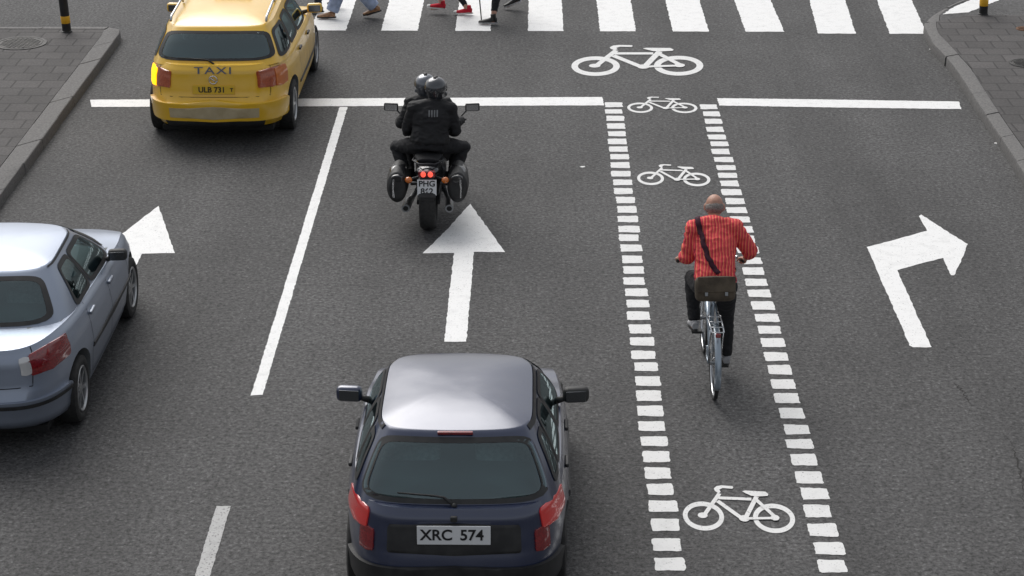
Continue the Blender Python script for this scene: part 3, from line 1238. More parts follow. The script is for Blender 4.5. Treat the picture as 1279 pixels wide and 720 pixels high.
    tube(bm, [(-0.36 + 0.18 * math.cos(a), yy + 0.05 * math.sin(a), interp(c['zs'], yy) + 0.02 + 0.17 * math.sin(a)) for a in [k * 2 * PI / 28 for k in range(28)]], 0.014, 8, closed=True)
    link('steering_wheel', done(bm, True), root, M['black_plastic'])
    for yy in (c['wr'], c['wf']):
        for s in (-1, 1):
            wheel(root, s * (c['W'] / 2 - 0.125), yy, c['tyre'], c.get('rimm', M['alloy']), outward=s)
    # underside
    bm = bmesh.new()
    box(bm, (0, 0, c['zb'] - 0.02), (c['W'] * 0.74, c['L'] * 0.88, 0.07), bev=0.01)
    link('underbody', done(bm), root, M['gap'])
    return root, body, B


def mirror(root, x, y, z, s, m, big=1.0):
    bm = bmesh.new()
    box(bm, (s * 0.11 * big, 0, 0), (0.21 * big, 0.10 * big, 0.13 * big), Matrix.Rotation(R(6 * s), 3, 'Z'), bev=0.04 * big)
    o = link('wing_mirror', done(bm), root, m, smooth=60)
    o.location = (x, y, z)
    bm = bmesh.new()
    tube(bm, [(-s * 0.06, 0.02, -0.07), (s * 0.04, 0, -0.03)], [0.03, 0.022], 10)
    link('mirror_arm', done(bm, True), o, M['black_plastic'])
    bm = bmesh.new()
    box(bm, (s * 0.11 * big, -0.051 * big, 0), (0.16 * big, 0.006, 0.09 * big), Matrix.Rotation(R(6 * s), 3, 'Z'), bev=0.002)
    link('mirror_glass', done(bm), o, M['mirror_face'])


def handle(root, B, f, t, sg, m):
    p = B.low(alpha_y(f, B.n, sg), t, 0.012)
    bm = bmesh.new()
    box(bm, (0, 0, 0), (0.03, 0.17, 0.032), bev=0.01)
    o = link('door_handle', done(bm), root, m)
    o.location = p


def lamp(root, B, name, fn, a0, a1, b0, b1, m, off=0.012, e=7, shape=None, parent=None, na=18, nb=12):
    bm = bmesh.new()
    patch(bm, fn, a0, a1, b0, b1, off, off + 0.01, e, na=na, nb=nb, shape=shape)
    return link(name, done(bm, True), parent or root, m, smooth=40)


# ---- dark blue hatchback, centre bottom
cb = dict(W=1.70, L=3.80, n=5.2, gn=7, zb=0.20, tyre=0.30, wr=-1.17, wf=1.18, taper_r=0.05, taper_f=0.22,
          wprof=[(0, 0.93), (0.15, 0.975), (0.5, 1.0), (0.75, 0.985), (0.93, 0.955), (1, 0.925)],
          rprof=[(0, 0.10), (0.12, 0.03), (0.45, 0.02), (0.5, 0.05), (0.9, 0.09), (1, 0.13)],
          fprof=[(0, 0.08), (0.15, 0.0), (0.5, 0.02), (1, 0.12)],
          zs=[(-1.95, 0.93), (-1.0, 0.92), (0.3, 0.88), (0.95, 0.78), (1.9, 0.48)], crown=0.03,
          g=dict(w0=0.78, w1=0.56, r0=-1.66, r1=-1.30, f0=0.75, f1=0.0, zr=1.35, zf=1.355, zm=1.415, bow=0.075),
          wins=[('rear', -0.90, 0.90, 0.10, 0.90, 8), ('front', -0.9, 0.9, 0.1, 0.92, 8), ('side', 0.08, 0.76, 0.12, 0.86, 7), ('side', -0.50, 0.04, 0.12, 0.86, 7), ('side', -0.80, -0.56, 0.16, 0.80, 5)],
          door_f=(-0.50, -0.10, 0.32), seat_f=-0.20, seat_r=-0.95)
bx_, by_ = at(567, 700, 0.6)
blue, bbody, BB = car('hatchback', 'dark blue hatchback in the middle lane nearest to the camera', cb, (bx_, by_ + 1.93), R(0.0), M['blue_car'])
rearf = lambda f, t, o: BB.low(alpha_x(f, BB.n), t, o)
angf = lambda a, t, o: BB.low(a, t, o)
for s in (-1, 1):
    a0, a1 = (R(-90) + s * R(40), R(-90) + s * R(54))
    a0, a1 = min(a0, a1), max(a0, a1)
    tl = lamp(blue, BB, 'tail_light', angf, a0, a1, 0.72, 0.96, M['red_glow'])
    b0, b1 = sorted((s * 0.72, s * 0.84))
    lamp(blue, BB, 'reversing_lens', rearf, b0, b1, 0.50, 0.76, M['red_lens'], parent=tl)
# bumper, dark reflection painted around the plate, trims
bm = bmesh.new()
patch(bm, angf, R(-90) - R(51), R(-90) + R(51), 0.02, 0.40, 0.03, 0.045, 14, na=60, nb=12)
link('rear_bumper', done(bm, True), blue, M['black_plastic'], smooth=45)
bm = bmesh.new()
patch(bm, rearf, -0.60, 0.60, 0.50, 0.86, 0.006, 0.0, 10, na=30, nb=10)
link('plate_dark_reflection', done(bm, True), blue, M['black_plastic'])  # black patch stands in for a dark reflection on the tailgate
pl = BB.low(R(-90), 0.74, 0.03)
plate(blue, pl, [('XRC', -0.125, 0.115, 0), ('574', 0.130, 0.115, 0)], w_=0.53, h_=0.145, tilt=R(-4))
# emblem and model script are too blurred to read: a small bar-shaped badge each
bm = bmesh.new()
p = BB.low(alpha_x(0.0, BB.n), 0.91, 0.012)
box(bm, p, (0.05, 0.03, 0.045), bev=0.01)
link('boot_latch', done(bm), blue, M['black_plastic'])
# third brake light, wiper, antenna, side trim
bm = bmesh.new()
p = BB.hi(R(-90), 0.97, 0.01)
box(bm, p, (0.26, 0.03, 0.022), bev=0.006)
link('high_brake_light', done(bm), blue, M['red_lens'])
bm = bmesh.new()
pa = [BB.hi(alpha_x(f, BB.gn), v, 0.022) for f, v in ((0.0, 0.06), (-0.1, 0.17), (-0.2, 0.19), (-0.55, 0.21))]
tube(bm, pa, [0.013, 0.009, 0.007, 0.005], 8)
ball(bm, pa[0], 0.02)
link('rear_wiper', done(bm, True), blue, M['black_plastic'])
for s in (-1, 1):
    mirror(blue, s * 0.80, 0.12, 0.98, s, M['black_plastic'] if s > 0 else M['blue_car'])
    handle(blue, BB, -0.42, 0.86, s, M['black_plastic'])
    handle(blue, BB, -0.03, 0.86, s, M['black_plastic'])
    bm = bmesh.new()
    sd = lambda f, t, o, s=s: BB.low(alpha_y(f, BB.n, s), t, o)
    patch(bm, sd, -0.40, 0.55, 0.42, 0.52, 0.012, 0.02, 20, na=30, nb=4)
    link('side_trim', done(bm, True), blue, M['black_plastic'], smooth=45)
    bm = bmesh.new()
    gf = lambda f, v, o, s=s: BB.hi(alpha_y(f, BB.gn, s), v, o)
    strip(bm, gf, [(-0.88, 0.95), (0.88, 0.95)], 0.045, 0.006)
    link('roof_gutter', done(bm, True), blue, M['black_plastic'])
bm = bmesh.new()
tube(bm, [(0.42, -1.70, 0.22), (0.42, -1.91, 0.21)], 0.026, 14)
link('exhaust', done(bm, True), blue, M['steel'])

# ---- silver saloon, left edge
cs = dict(W=1.76, L=4.15, n=4.6, gn=6, zb=0.20, tyre=0.305, wr=-1.25, wf=1.20, taper_r=0.07,
          wprof=[(0, 0.93), (0.15, 0.97), (0.5, 1.0), (0.75, 0.985), (0.92, 0.95), (1, 0.90)],
          rprof=[(0, 0.12), (0.12, 0.03), (0.42, 0.0), (0.47, 0.05), (0.85, 0.07), (1, 0.13)],
          fprof=[(0, 0.08), (0.15, 0.0), (0.5, 0.02), (1, 0.14)],
          zs=[(-2.08, 0.95), (-1.5, 0.975), (-0.8, 0.95), (0.5, 0.90), (1.1, 0.86), (2.08, 0.64)], crown=0.035,
          g=dict(w0=0.80, w1=0.56, r0=-1.47, r1=-1.02, f0=0.90, f1=0.02, zr=1.345, zf=1.375, zm=1.41, bow=0.09),
          wins=[('rear', -0.86, 0.86, 0.14, 0.90, 7), ('front', -0.9, 0.9, 0.1, 0.92, 8), ('side', 0.0, 0.76, 0.12, 0.86, 7), ('side', -0.55, -0.04, 0.12, 0.86, 7)],
          door_f=(-0.40, 0.02, 0.46), seat_f=-0.10, seat_r=-0.85)
sx_, sy_ = at(117, 528, 0)[0] - 0.93, at(0, 549, 0.2)[1] + 2.08
silver, sbody, BS = car('saloon_car', 'silver grey saloon car cut off by the left edge of the picture', cs, (sx_, sy_), R(0.0), M['silver_car'])
rearf = lambda f, t, o: BS.low(alpha_x(f, BS.n), t, o)
angs = lambda a, t, o: BS.low(a, t, o)
for s in (-1, 1):
    a0, a1 = sorted((R(-90) + s * R(36), R(-90) + s * R(53)))
    tl = lamp(silver, BS, 'tail_light', angs, a0, a1, 0.66, 0.94, M['red_lens'])
    b0, b1 = sorted((R(-90) + s * R(32), R(-90) + s * R(36.5)))
    lamp(silver, BS, 'reversing_lens', angs, b0, b1, 0.69, 0.91, M['clear_lens'], parent=tl)
bm = bmesh.new()
patch(bm, angs, R(-90) - R(52.5), R(-90) + R(52.5), 0.03, 0.42, 0.03, 0.045, 14, na=60, nb=12)
bp = link('rear_bumper', done(bm, True), silver, M['silver_car'], smooth=45)
bm = bmesh.new()
patch(bm, angs, R(-90) - R(52), R(-90) + R(52), 0.30, 0.375, 0.040, 0.02, 14, na=60, nb=4)
link('bumper_strip', done(bm, True), bp, M['black_plastic'], smooth=45)
plate(silver, BS.low(R(-90), 0.66, 0.012), [('DKL', -0.125, 0.10, 0), ('208', 0.130, 0.10, 0)], tilt=R(-4))
bm = bmesh.new()
for q in ((-0.62, 0.62),):
    pts = [BS.deck(alpha_x(f, BS.n), k) for f, k in ((-0.72, 0.22), (-0.80, 0.12), (-0.80, 0.03))]
strip(bm, rearf, [(-0.74, 0.99), (-0.70, 0.55), (0.70, 0.55), (0.74, 0.99)], 0.008)
link('boot_gap', done(bm, True), silver, M['gap'])
for s in (-1, 1):
    mirror(silver, s * 0.80, 0.38, 0.96, s, M['black_plastic'], 0.85)
    handle(silver, BS, -0.34, 0.84, s, M['silver_car'])
    handle(silver, BS, 0.08, 0.84, s, M['silver_car'])
    bm = bmesh.new()
    sd = lambda f, t, o, s=s: BS.low(alpha_y(f, BS.n, s), t, o)
    patch(bm, sd, -0.40, 0.50, 0.42, 0.50, 0.012, 0.02, 20, na=30, nb=4)
    link('side_trim', done(bm, True), silver, M['black_plastic'], smooth=45)
    bm = bmesh.new()
    gf = lambda f, v, o, s=s: BS.hi(alpha_y(f, BS.gn, s), v, o)
    strip(bm, gf, [(-0.8, 0.965), (0.86, 0.965)], 0.018, 0.006)
    link('roof_gutter', done(bm, True), silver, M['black_plastic'])
bm = bmesh.new()
tube(bm, [(-0.45, -1.85, 0.23), (-0.45, -2.07, 0.22)], 0.027, 14)
link('exhaust', done(bm, True), silver, M['steel'])

# ---- yellow taxi, upper left
ct = dict(W=1.88, L=4.60, n=4.6, gn=6.5, zb=0.21, tyre=0.32, wr=-1.40, wf=1.38, taper_r=0.06,
          wprof=[(0, 0.93), (0.15, 0.975), (0.5, 1.0), (0.75, 0.985), (0.93, 0.95), (1, 0.91)],
          rprof=[(0, 0.12), (0.10, 0.03), (0.42, 0.0), (0.47, 0.06), (0.9, 0.10), (1, 0.15)],
          fprof=[(0, 0.08), (0.15, 0.0), (0.5, 0.02), (1, 0.14)],
          zs=[(-2.3, 1.03), (-1.0, 1.0), (0.7, 0.94), (1.3, 0.90), (2.3, 0.70)], crown=0.03,
          g=dict(w0=0.855, w1=0.66, r0=-2.02, r1=-1.62, f0=1.15, f1=0.36, zr=1.40, zf=1.45, zm=1.485, bow=0.08),
          wins=[('rear', -0.88, 0.88, 0.16, 0.86, 7), ('front', -0.9, 0.9, 0.1, 0.92, 8), ('side', 0.10, 0.76, 0.12, 0.86, 7), ('side', -0.36, 0.06, 0.12, 0.86, 7), ('side', -0.86, -0.40, 0.14, 0.84, 6)],
          door_f=(-0.36, 0.05, 0.47), seat_f=0.10, seat_r=-0.80)
tx_, ty_ = at(268, 152, 0.35)
taxi, tbody, BT = car('taxi', 'yellow taxi with a lit left indicator crossing the stop line', ct, (tx_, ty_ + 2.30), R(0.0), M['taxi_car'])
taxi['category'] = 'taxi'
rearf = lambda f, t, o: BT.low(alpha_x(f, BT.n), t, o)
angt = lambda a, t, o: BT.low(a, t, o)
for s in (-1, 1):
    a0, a1 = sorted((R(-90) + s * R(32), R(-90) + s * R(50)))
    tl = lamp(taxi, BT, 'tail_light', angt, a0, a1, 0.62, 0.92, M['amber_red'])
    a0, a1 = sorted((R(-90) + s * R(43), R(-90) + s * R(51)))
    lamp(taxi, BT, 'indicator', angt, a0, a1, 0.60, 0.91, M['amber_lit'] if s < 0 else M['orange_lens'], off=0.02, parent=tl)
bm = bmesh.new()
patch(bm, angt, R(-90) - R(51), R(-90) + R(51), 0.10, 0.43, 0.035, 0.05, 12, na=60, nb=12)
bp = link('rear_bumper', done(bm, True), taxi, M['taxi_car'], smooth=45)
bm = bmesh.new()
patch(bm, rearf, -0.70, 0.70, 0.02, 0.14, 0.03, 0.03, 12, na=40, nb=6)
link('bumper_skirt', done(bm, True), bp, M['black_plastic'], smooth=45)
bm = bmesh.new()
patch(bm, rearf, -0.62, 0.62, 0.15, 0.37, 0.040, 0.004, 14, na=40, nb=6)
link('bumper_sky_reflection', done(bm, True), bp, mottle(mat('painted_sky_reflection', (0.5, 0.4, 0.25), 0.45), (0.46, 0.37, 0.22), (0.56, 0.47, 0.30), scale=6), smooth=45)  # sky reflected in the bumper, painted as a cream patch
plate(taxi, BT.low(R(-90), 0.62, 0.012), [('ULB 731', -0.02, 0.095, 0), ('T', 0.225, 0.06, 0)], m=M['plate_yellow'], tilt=R(-4))
text_part('lettering', 'TAXI', 0.12, BT.low(R(-90), 0.92, 0.008) + Vector((0, 0, 0.0)), taxi, M['blue_ink'], rot=(PI / 2 - R(14), 0, 0), bold=0.001, sx=1.55, spacing=1.2)
bm = bmesh.new()
strip(bm, rearf, [(-0.80, 0.99), (-0.76, 0.50), (0.76, 0.50), (0.80, 0.99)], 0.008)
link('tailgate_gap', done(bm, True), taxi, M['gap'])
bm = bmesh.new()
p = BT.low(R(-90), 0.78, 0.016)
lathe = []
tube(bm, [p + Vector((0.05 * math.cos(a), 0, 0.05 * math.sin(a))) for a in [k * 2 * PI / 24 for k in range(24)]], 0.007, 8, closed=True)
box(bm, p, (0.085, 0.008, 0.012), Matrix.Rotation(R(35), 3, 'Y'))
link('badge', done(bm, True), taxi, M['chrome'])
bm = bmesh.new()
pa = [BT.hi(alpha_x(f, BT.gn), v, 0.02) for f, v in ((0.0, 0.05), (-0.1, 0.16), (-0.2, 0.18), (-0.55, 0.20))]
tube(bm, pa, [0.013, 0.009, 0.007, 0.005], 8)
link('rear_wiper', done(bm, True), taxi, M['black_plastic'])
for s in (-1, 1):
    mirror(taxi, s * 0.85, 0.82, 1.03, s, M['taxi_car'])
    handle(taxi, BT, -0.30, 0.84, s, M['black_plastic'])
    handle(taxi, BT, 0.12, 0.84, s, M['black_plastic'])
    bm = bmesh.new()
    pts = [(s * 0.60, -1.55, 1.44), (s * 0.60, -1.48, 1.485), (s * 0.595, -0.6, 1.52), (s * 0.585, 0.15, 1.515), (s * 0.58, 0.26, 1.47)]
    tube(bm, pts, 0.016, 10)
    tube(bm, [(s * 0.595, -0.6, 1.45), (s * 0.595, -0.6, 1.51)], 0.014, 8)
    link('roof_rail', done(bm, True), taxi, M['alloy'])
    bm = bmesh.new()
    sd = lambda f, t, o, s=s: BT.low(alpha_y(f, BT.n, s), t, o)
    patch(bm, sd, -0.38, 0.50, 0.30, 0.38, 0.012, 0.02, 20, na=30, nb=4)
    link('side_trim', done(bm, True), taxi, M['black_plastic'], smooth=45)
bm = bmesh.new()
box(bm, (0, -0.12, 1.56), (0.52, 0.20, 0.13), bev=0.04)
sg = link('roof_sign', done(bm), taxi, M['taxi_car'])
text_part('lettering', 'TAXI', 0.11, (0, -0.225, 1.56), sg, M['ink'], bold=0.003, spacing=1.1, sx=1.3)
bm = bmesh.new()
box(bm, (0, -0.12, 1.488), (0.40, 0.14, 0.02), bev=0.004)
link('sign_base', done(bm), sg, M['black_plastic'])

# ================================================================ PEOPLE
def lerp(a, b, t):
    return Vector(a) * (1 - t) + Vector(b) * t


def skin_mat(name, c):
    return mottle(mat(name, c, 0.5, Subsurface_Weight=0.08), tuple(q * 0.9 for q in c), tuple(min(1, q * 1.1) for q in c), scale=25)


def cloth(name, c, var=0.25, rough=0.9, scale=14):
    return mottle(mat(name, c, rough), tuple(q * (1 - var) for q in c), tuple(q * (1 + var) for q in c), scale=scale, bump=0.25, bscale=160)


M['skin'] = skin_mat('skin', (0.50, 0.30, 0.22))
M['skin_tan'] = skin_mat('sunburnt_skin', (0.46, 0.25, 0.18))
M['leather_black'] = mottle(mat('black_jacket_cloth', (0.012,) * 3, 0.55), (0.004, 0.004, 0.005), (0.010, 0.010, 0.012), scale=12, rough=(0.6, 0.85), bump=0.3, bscale=90)
M['black_trousers'] = cloth('black_trouser_cloth', (0.012, 0.012, 0.014))
M['dark_jeans'] = cloth('dark_denim', (0.025, 0.03, 0.045))
M['pale_jeans'] = cloth('pale_blue_denim', (0.30, 0.36, 0.50), 0.15)
M['grey_top'] = cloth('grey_knit', (0.20, 0.20, 0.21))
M['green_top'] = cloth('olive_green_cloth', (0.06, 0.075, 0.05))
M['white_top'] = cloth('off_white_cloth', (0.55, 0.54, 0.52), 0.1)
M['navy_top'] = cloth('navy_cloth', (0.02, 0.025, 0.05))
M['shoe_black'] = mottle(mat('black_shoe_leather', (0.015,) * 3, 0.4), (0.01, 0.01, 0.01), (0.025, 0.024, 0.023), scale=20)
M['shoe_brown'] = mottle(mat('brown_shoe_leather', (0.2, 0.1, 0.05), 0.5), (0.22, 0.11, 0.055), (0.34, 0.19, 0.10), scale=20)
M['shoe_grey'] = cloth('light_grey_canvas', (0.35, 0.35, 0.36))
M['shoe_red'] = cloth('red_canvas', (0.50, 0.012, 0.03), 0.15)
M['sole_white'] = mat('white_rubber_sole', (0.65, 0.65, 0.64), 0.6)
M['sole_dark'] = mat('dark_rubber_sole', (0.02, 0.02, 0.02), 0.7)
M['hair_dark'] = mottle(mat('dark_brown_hair', (0.03, 0.02, 0.012), 0.5), (0.02, 0.013, 0.009), (0.05, 0.033, 0.02), scale=60, bump=0.5, bscale=90)
M['hair_blond'] = mottle(mat('fair_hair', (0.3, 0.2, 0.1), 0.5), (0.22, 0.15, 0.08), (0.38, 0.27, 0.14), scale=60, bump=0.5, bscale=90)
M['hair_grey'] = mottle(mat('short_grey_hair', (0.25, 0.22, 0.2), 0.7), (0.16, 0.135, 0.12), (0.30, 0.27, 0.25), scale=90, bump=0.4, bscale=120)
M['eye'] = mat('eye_white', (0.7, 0.7, 0.68), 0.2)
M['iris'] = mat('dark_iris', (0.03, 0.02, 0.015), 0.1)
M['strap'] = cloth('dark_maroon_webbing', (0.045, 0.008, 0.02))
M['bag'] = mottle(mat('olive_brown_canvas', (0.06, 0.05, 0.035), 0.85), (0.060, 0.046, 0.032), (0.115, 0.090, 0.062), scale=9, bump=0.4, bscale=150)


def striped_shirt():
    """red shirt with fine orange and dark red vertical stripes"""
    m = mat('red_striped_shirt_cloth', (0.6, 0.08, 0.07), 0.85)
    t, N, L, b = nodes(m)
    tc = N.new('ShaderNodeTexCoord')
    n = N.new('ShaderNodeTexNoise')
    n.inputs['Scale'].default_value = 5
    L.new(tc.outputs['Object'], n.inputs['Vector'])
    ad = N.new('ShaderNodeVectorMath')
    ad.operation = 'MULTIPLY_ADD'
    ad.inputs[1].default_value = (0.045, 0.0, 0.0)
    L.new(n.outputs['Color'], ad.inputs[0])
    L.new(tc.outputs['Object'], ad.inputs[2])
    sp = N.new('ShaderNodeSeparateXYZ')
    L.new(ad.outputs[0], sp.inputs[0])
    mu = N.new('ShaderNodeMath')
    mu.operation = 'MULTIPLY'
    mu.inputs[1].default_value = 1 / 0.029
    L.new(sp.outputs[0], mu.inputs[0])
    fr = N.new('ShaderNodeMath')
    fr.operation = 'FRACT'
    L.new(mu.outputs[0], fr.inputs[0])
    r = N.new('ShaderNodeValToRGB')
    r.color_ramp.interpolation = 'CONSTANT'
    e = r.color_ramp.elements
    e[0].position, e[0].color = 0.0, (0.80, 0.07, 0.085, 1)
    e[1].position, e[1].color = 0.34, (0.42, 0.022, 0.055, 1)
    for p, c in ((0.52, (0.80, 0.07, 0.085, 1)), (0.70, (0.88, 0.33, 0.14, 1)), (0.86, (0.80, 0.07, 0.085, 1))):
        q = e.new(p)
        q.color = c
    L.new(fr.outputs[0], r.inputs['Fac'])
    L.new(r.outputs[0], b.inputs['Base Color'])
    return m


M['shirt'] = striped_shirt()


def ik(hip, ankle, l1, l2, pole):
    hip, ankle, pole = Vector(hip), Vector(ankle), Vector(pole)
    d = ankle - hip
    L_ = min(d.length, (l1 + l2) * 0.999)
    dn = d.normalized()
    a = (l1 * l1 - l2 * l2 + L_ * L_) / (2 * L_)
    h = math.sqrt(max(0, l1 * l1 - a * a))
    p = (pole - dn * pole.dot(dn)).normalized()
    return hip + dn * a + p * h


def add_hand(bm, wr, d, n, thumb, curl=0.5, s=1.0, grip=False):
    """wr wrist, d pointing direction, n towards the back of the hand, thumb = side vector"""
    wr, d, n, t = Vector(wr), Vector(d).normalized(), Vector(n), Vector(thumb)
    n = (n - d * n.dot(d)).normalized()
    t = (t - d * t.dot(d) - n * t.dot(n)).normalized()
    tube(bm, [wr - d * 0.01, wr + d * 0.03 * s, wr + d * 0.07 * s, wr + d * 0.095 * s], [(0.026 * s, 0.02 * s), (0.034 * s, 0.018 * s), (0.042 * s, 0.016 * s), (0.040 * s, 0.012 * s)], 12, side=t)
    for k, (off, ln) in enumerate(((0.031, 0.072), (0.0105, 0.082), (-0.0105, 0.076), (-0.031, 0.060))):
        p = wr + d * 0.085 * s + t * off * s
        pts = [p - d * 0.02 * s]
        a = 0.0
        for j, fr in enumerate((0.45, 0.32, 0.23)):
            a += curl * (1.1 if j else 0.7)
            dd = d * math.cos(a) - n * math.sin(a)
            p = p + dd * ln * fr * s * 1.05
            pts.append(p.copy())
        tube(bm, pts, [0.0095 * s, 0.009 * s, 0.0082 * s, 0.0065 * s], 8, side=t)
    a = wr + d * 0.025 * s + t * 0.025 * s
    tube(bm, [a, a + (d * 0.6 + t * 0.75 - n * 0.25).normalized() * 0.038 * s, a + (d * 0.6 + t * 0.75 - n * 0.25).normalized() * 0.038 * s + (d * 0.8 + t * 0.15 - n * 0.6 * (1 + curl)).normalized() * 0.045 * s],
         [0.014 * s, 0.0115 * s, 0.008 * s], 8, side=n)


def add_head(bm, c, rot, s=1.0):
    def T(v):
        return Vector(c) + rot @ (Vector(v) * s)
    ball(bm, T((0, -0.008, 0.022)), (0.076 * s, 0.097 * s, 0.092 * s), rot, 24)
    ball(bm, T((0, 0.022, -0.025)), (0.064 * s, 0.070 * s, 0.075 * s), rot, 20)
    ball(bm, T((0, 0.050, -0.082)), (0.036 * s, 0.034 * s, 0.028 * s), rot, 14)
    tube(bm, [T((0, 0.088, 0.018)), T((0, 0.106, -0.018)), T((0, 0.103, -0.030))], [0.010 * s, 0.014 * s, 0.013 * s], 8)
    tube(bm, [T((-0.045, 0.076, 0.030)), T((0, 0.090, 0.028)), T((0.045, 0.076, 0.030))], 0.009 * s, 8)
    tube(bm, [T((-0.024, 0.082, -0.055)), T((0, 0.092, -0.053)), T((0.024, 0.082, -0.055))], [0.005 * s, 0.009 * s, 0.005 * s], 8)
    for sx in (-1, 1):
        ball(bm, T((sx * 0.083, -0.004, 0.0)), (0.012 * s, 0.020 * s, 0.034 * s), rot @ Matrix.Rotation(R(sx * 20), 3, 'Z'), 14)


def person(name, label, J, look, group=None, parent_loc=(0, 0, 0), rz=0.0, lean=0.0):
    """J: joints in a frame where y is forward; look: clothing"""
    root = thing(name, label, 'person', parent_loc, rz, group)
    root.rotation_euler = (0, lean, rz)
    V = {k: (Vector(v) if isinstance(v, (tuple, Vector)) and len(v) == 3 else v) for k, v in J.items()}
    s = look.get('s', 1.0)
    wide = look.get('wide', 1.0)
    sidev = (V['sh_r'] - V['sh_l']).normalized()
    hr = V.get('head_rot', Matrix.Identity(3))

    def torso(bm, inf, lo=0.0, hem=False):
        pv, ch, nk = V['pelvis'], V['chest'], V['neck']
        w1 = lerp(pv, ch, 0.5)
        pts = [pv + (pv - ch).normalized() * (0.09 if not hem else look.get('hem', 0.04)), pv, w1, ch, lerp(ch, nk, 0.55), lerp(ch, nk, 0.85)]
        be = look.get('belly', 0.0)
        rr = [(0.13 * wide, 0.105), (0.165 * wide, 0.125 + be * 0.6), (0.148 * wide, 0.112 + be), (0.172 * wide, 0.122), (0.150 * wide, 0.095), (0.075, 0.065)]
        rr = [(a * s + inf, b * s + inf) for a, b in rr]
        tube(bm, pts, rr, 24, side=sidev)
        tube(bm, [V['sh_l'], lerp(V['sh_l'], V['sh_r'], 0.5) + Vector((0, 0, 0.03)), V['sh_r']], [(0.05 * s + inf, 0.05 * s + inf), (0.06 * s + inf, 0.07 * s + inf), (0.05 * s + inf, 0.05 * s + inf)], 14)
        for q in ('sh_l', 'sh_r'):
            ball(bm, V[q], 0.056 * s + inf, seg=14)

    def arm(bm, sd, inf, frac=1.0):
        sh, el, wr = V['sh_' + sd], V['el_' + sd], V['wr_' + sd]
        pts = [sh, lerp(sh, el, 0.5), el]
        rr = [0.052, 0.047, 0.039]
        if frac > 0.5:
            f = (frac - 0.5) * 2
            pts += [lerp(el, wr, 0.35 * f), lerp(el, wr, f)]
            rr += [0.039, 0.026 + 0.012 * (1 - f)]
        else:
            pts = [sh, lerp(sh, el, frac), lerp(sh, el, frac * 2)]
        tube(bm, pts, [r * s + inf for r in rr], 14)
        if inf > 0:
            for p_ in (el,) if frac > 0.5 else ():
                ball(bm, p_, 0.040 * s + inf, seg=12)

    def leg(bm, sd, inf, flare=0.0, frac=1.0):
        hp, kn, an = V['hip_' + sd], V['kn_' + sd], V['an_' + sd]
        pts = [hp, lerp(hp, kn, 0.5), kn, lerp(kn, an, 0.35 * frac), lerp(kn, an, frac * 0.92)]
        rr = [0.088, 0.076, 0.056, 0.054, 0.038]
        tube(bm, pts, [(r * s + inf + flare * (i / 4) ** 2) for i, r in enumerate(rr)], 16)
        ball(bm, kn, 0.056 * s + inf + flare * 0.2, seg=14)
        ball(bm, hp, 0.09 * s + inf, seg=14)
    # the body itself
    bm = bmesh.new()
    torso(bm, 0.0)
    for sd in 'lr':
        arm(bm, sd, 0.0)
        leg(bm, sd, 0.0)
        an, to = V['an_' + sd], V['toe_' + sd]
        tube(bm, [an + (an - V['toe_' + sd]).normalized() * 0.03 + Vector((0, 0, -0.03)), lerp(an, to, 0.5) + Vector((0, 0, -0.012)), to], [0.032, 0.034, 0.022], 10)
        hd = V.get('hand_' + sd)
        if hd:
            add_hand(bm, V['wr_' + sd], hd[0], hd[1], hd[2], hd[3], 0.98)
    tube(bm, [lerp(V['chest'], V['neck'], 0.6), V['neck'], lerp(V['neck'], V['head'], 0.6)], [(0.075, 0.07), (0.055, 0.058), (0.052, 0.056)], 16, side=sidev)
    add_head(bm, V['head'], hr, 1.03)
    link('body', melt(bm, look.get('voxel', 0.0075), 3), root, look['skin'])
    if look.get('eyes', True):
        for sx in (-1, 1):
            bm = bmesh.new()
            ball(bm, V['head'] + hr @ Vector((sx * 0.031, 0.083, 0.008)), 0.0125, seg=12)
            e = link('eye', done(bm, True), root, M['eye'])
            bm = bmesh.new()
            ball(bm, V['head'] + hr @ Vector((sx * 0.031, 0.0915, 0.008)), 0.0062, seg=10)
            link('iris', done(bm, True), e, M['iris'])
    # top
    bm = bmesh.new()
    torso(bm, look.get('top_inf', 0.018), hem=True)
    for sd in 'lr':
        arm(bm, sd, look.get('sleeve_inf', 0.014), look.get('sleeve', 0.97))
    tube(bm, [lerp(V['chest'], V['neck'], 0.7), lerp(V['neck'], V['head'], 0.08)], [(0.078, 0.078), (0.066, 0.068)], 16, side=sidev)
    top = link(look.get('top_name', 'jacket'), melt(bm, look.get('cvoxel', 0.011), 3, look.get('wr', 0.006), 8, 3.1), root, look['top'])
    # trousers
    bm = bmesh.new()
    pv, ch = V['pelvis'], V['chest']
    tube(bm, [pv + (pv - ch).normalized() * 0.10, pv, lerp(pv, ch, 0.28)], [(0.14 * wide + 0.012, 0.115 + 0.012), (0.170 * wide + 0.012, 0.130 + 0.012), (0.150 * wide + 0.01, 0.118 + 0.01)], 22, side=sidev)
    for sd in 'lr':
        leg(bm, sd, look.get('leg_inf', 0.014), look.get('flare', 0.0), look.get('leg_frac', 1.0))
    link('trousers', melt(bm, 0.011, 3, 0.006, 9, 8.7), root, look['legs'])
    # shoes
    for sd in 'lr':
        an, to = V['an_' + sd], V['toe_' + sd]
        d = (to - an)
        dh = d.normalized()
        up = Vector((0, 0, 1))
        side_ = dh.cross(up).normalized()
        nrm = side_.cross(dh).normalized()
        fwd = V.get('foot_' + sd, None)
        heel = an - dh * 0.045 - nrm * 0.035
        L_ = 0.265
        bm = bmesh.new()
        fd = V.get('fd_' + sd, None)
        fdir = fd.normalized() if fd is not None else Vector((dh.x, dh.y, 0)).normalized()
        side_ = fdir.cross(up).normalized()
        nn = side_.cross(fdir).normalized()
        base = an - nn * 0.055 - fdir * 0.06
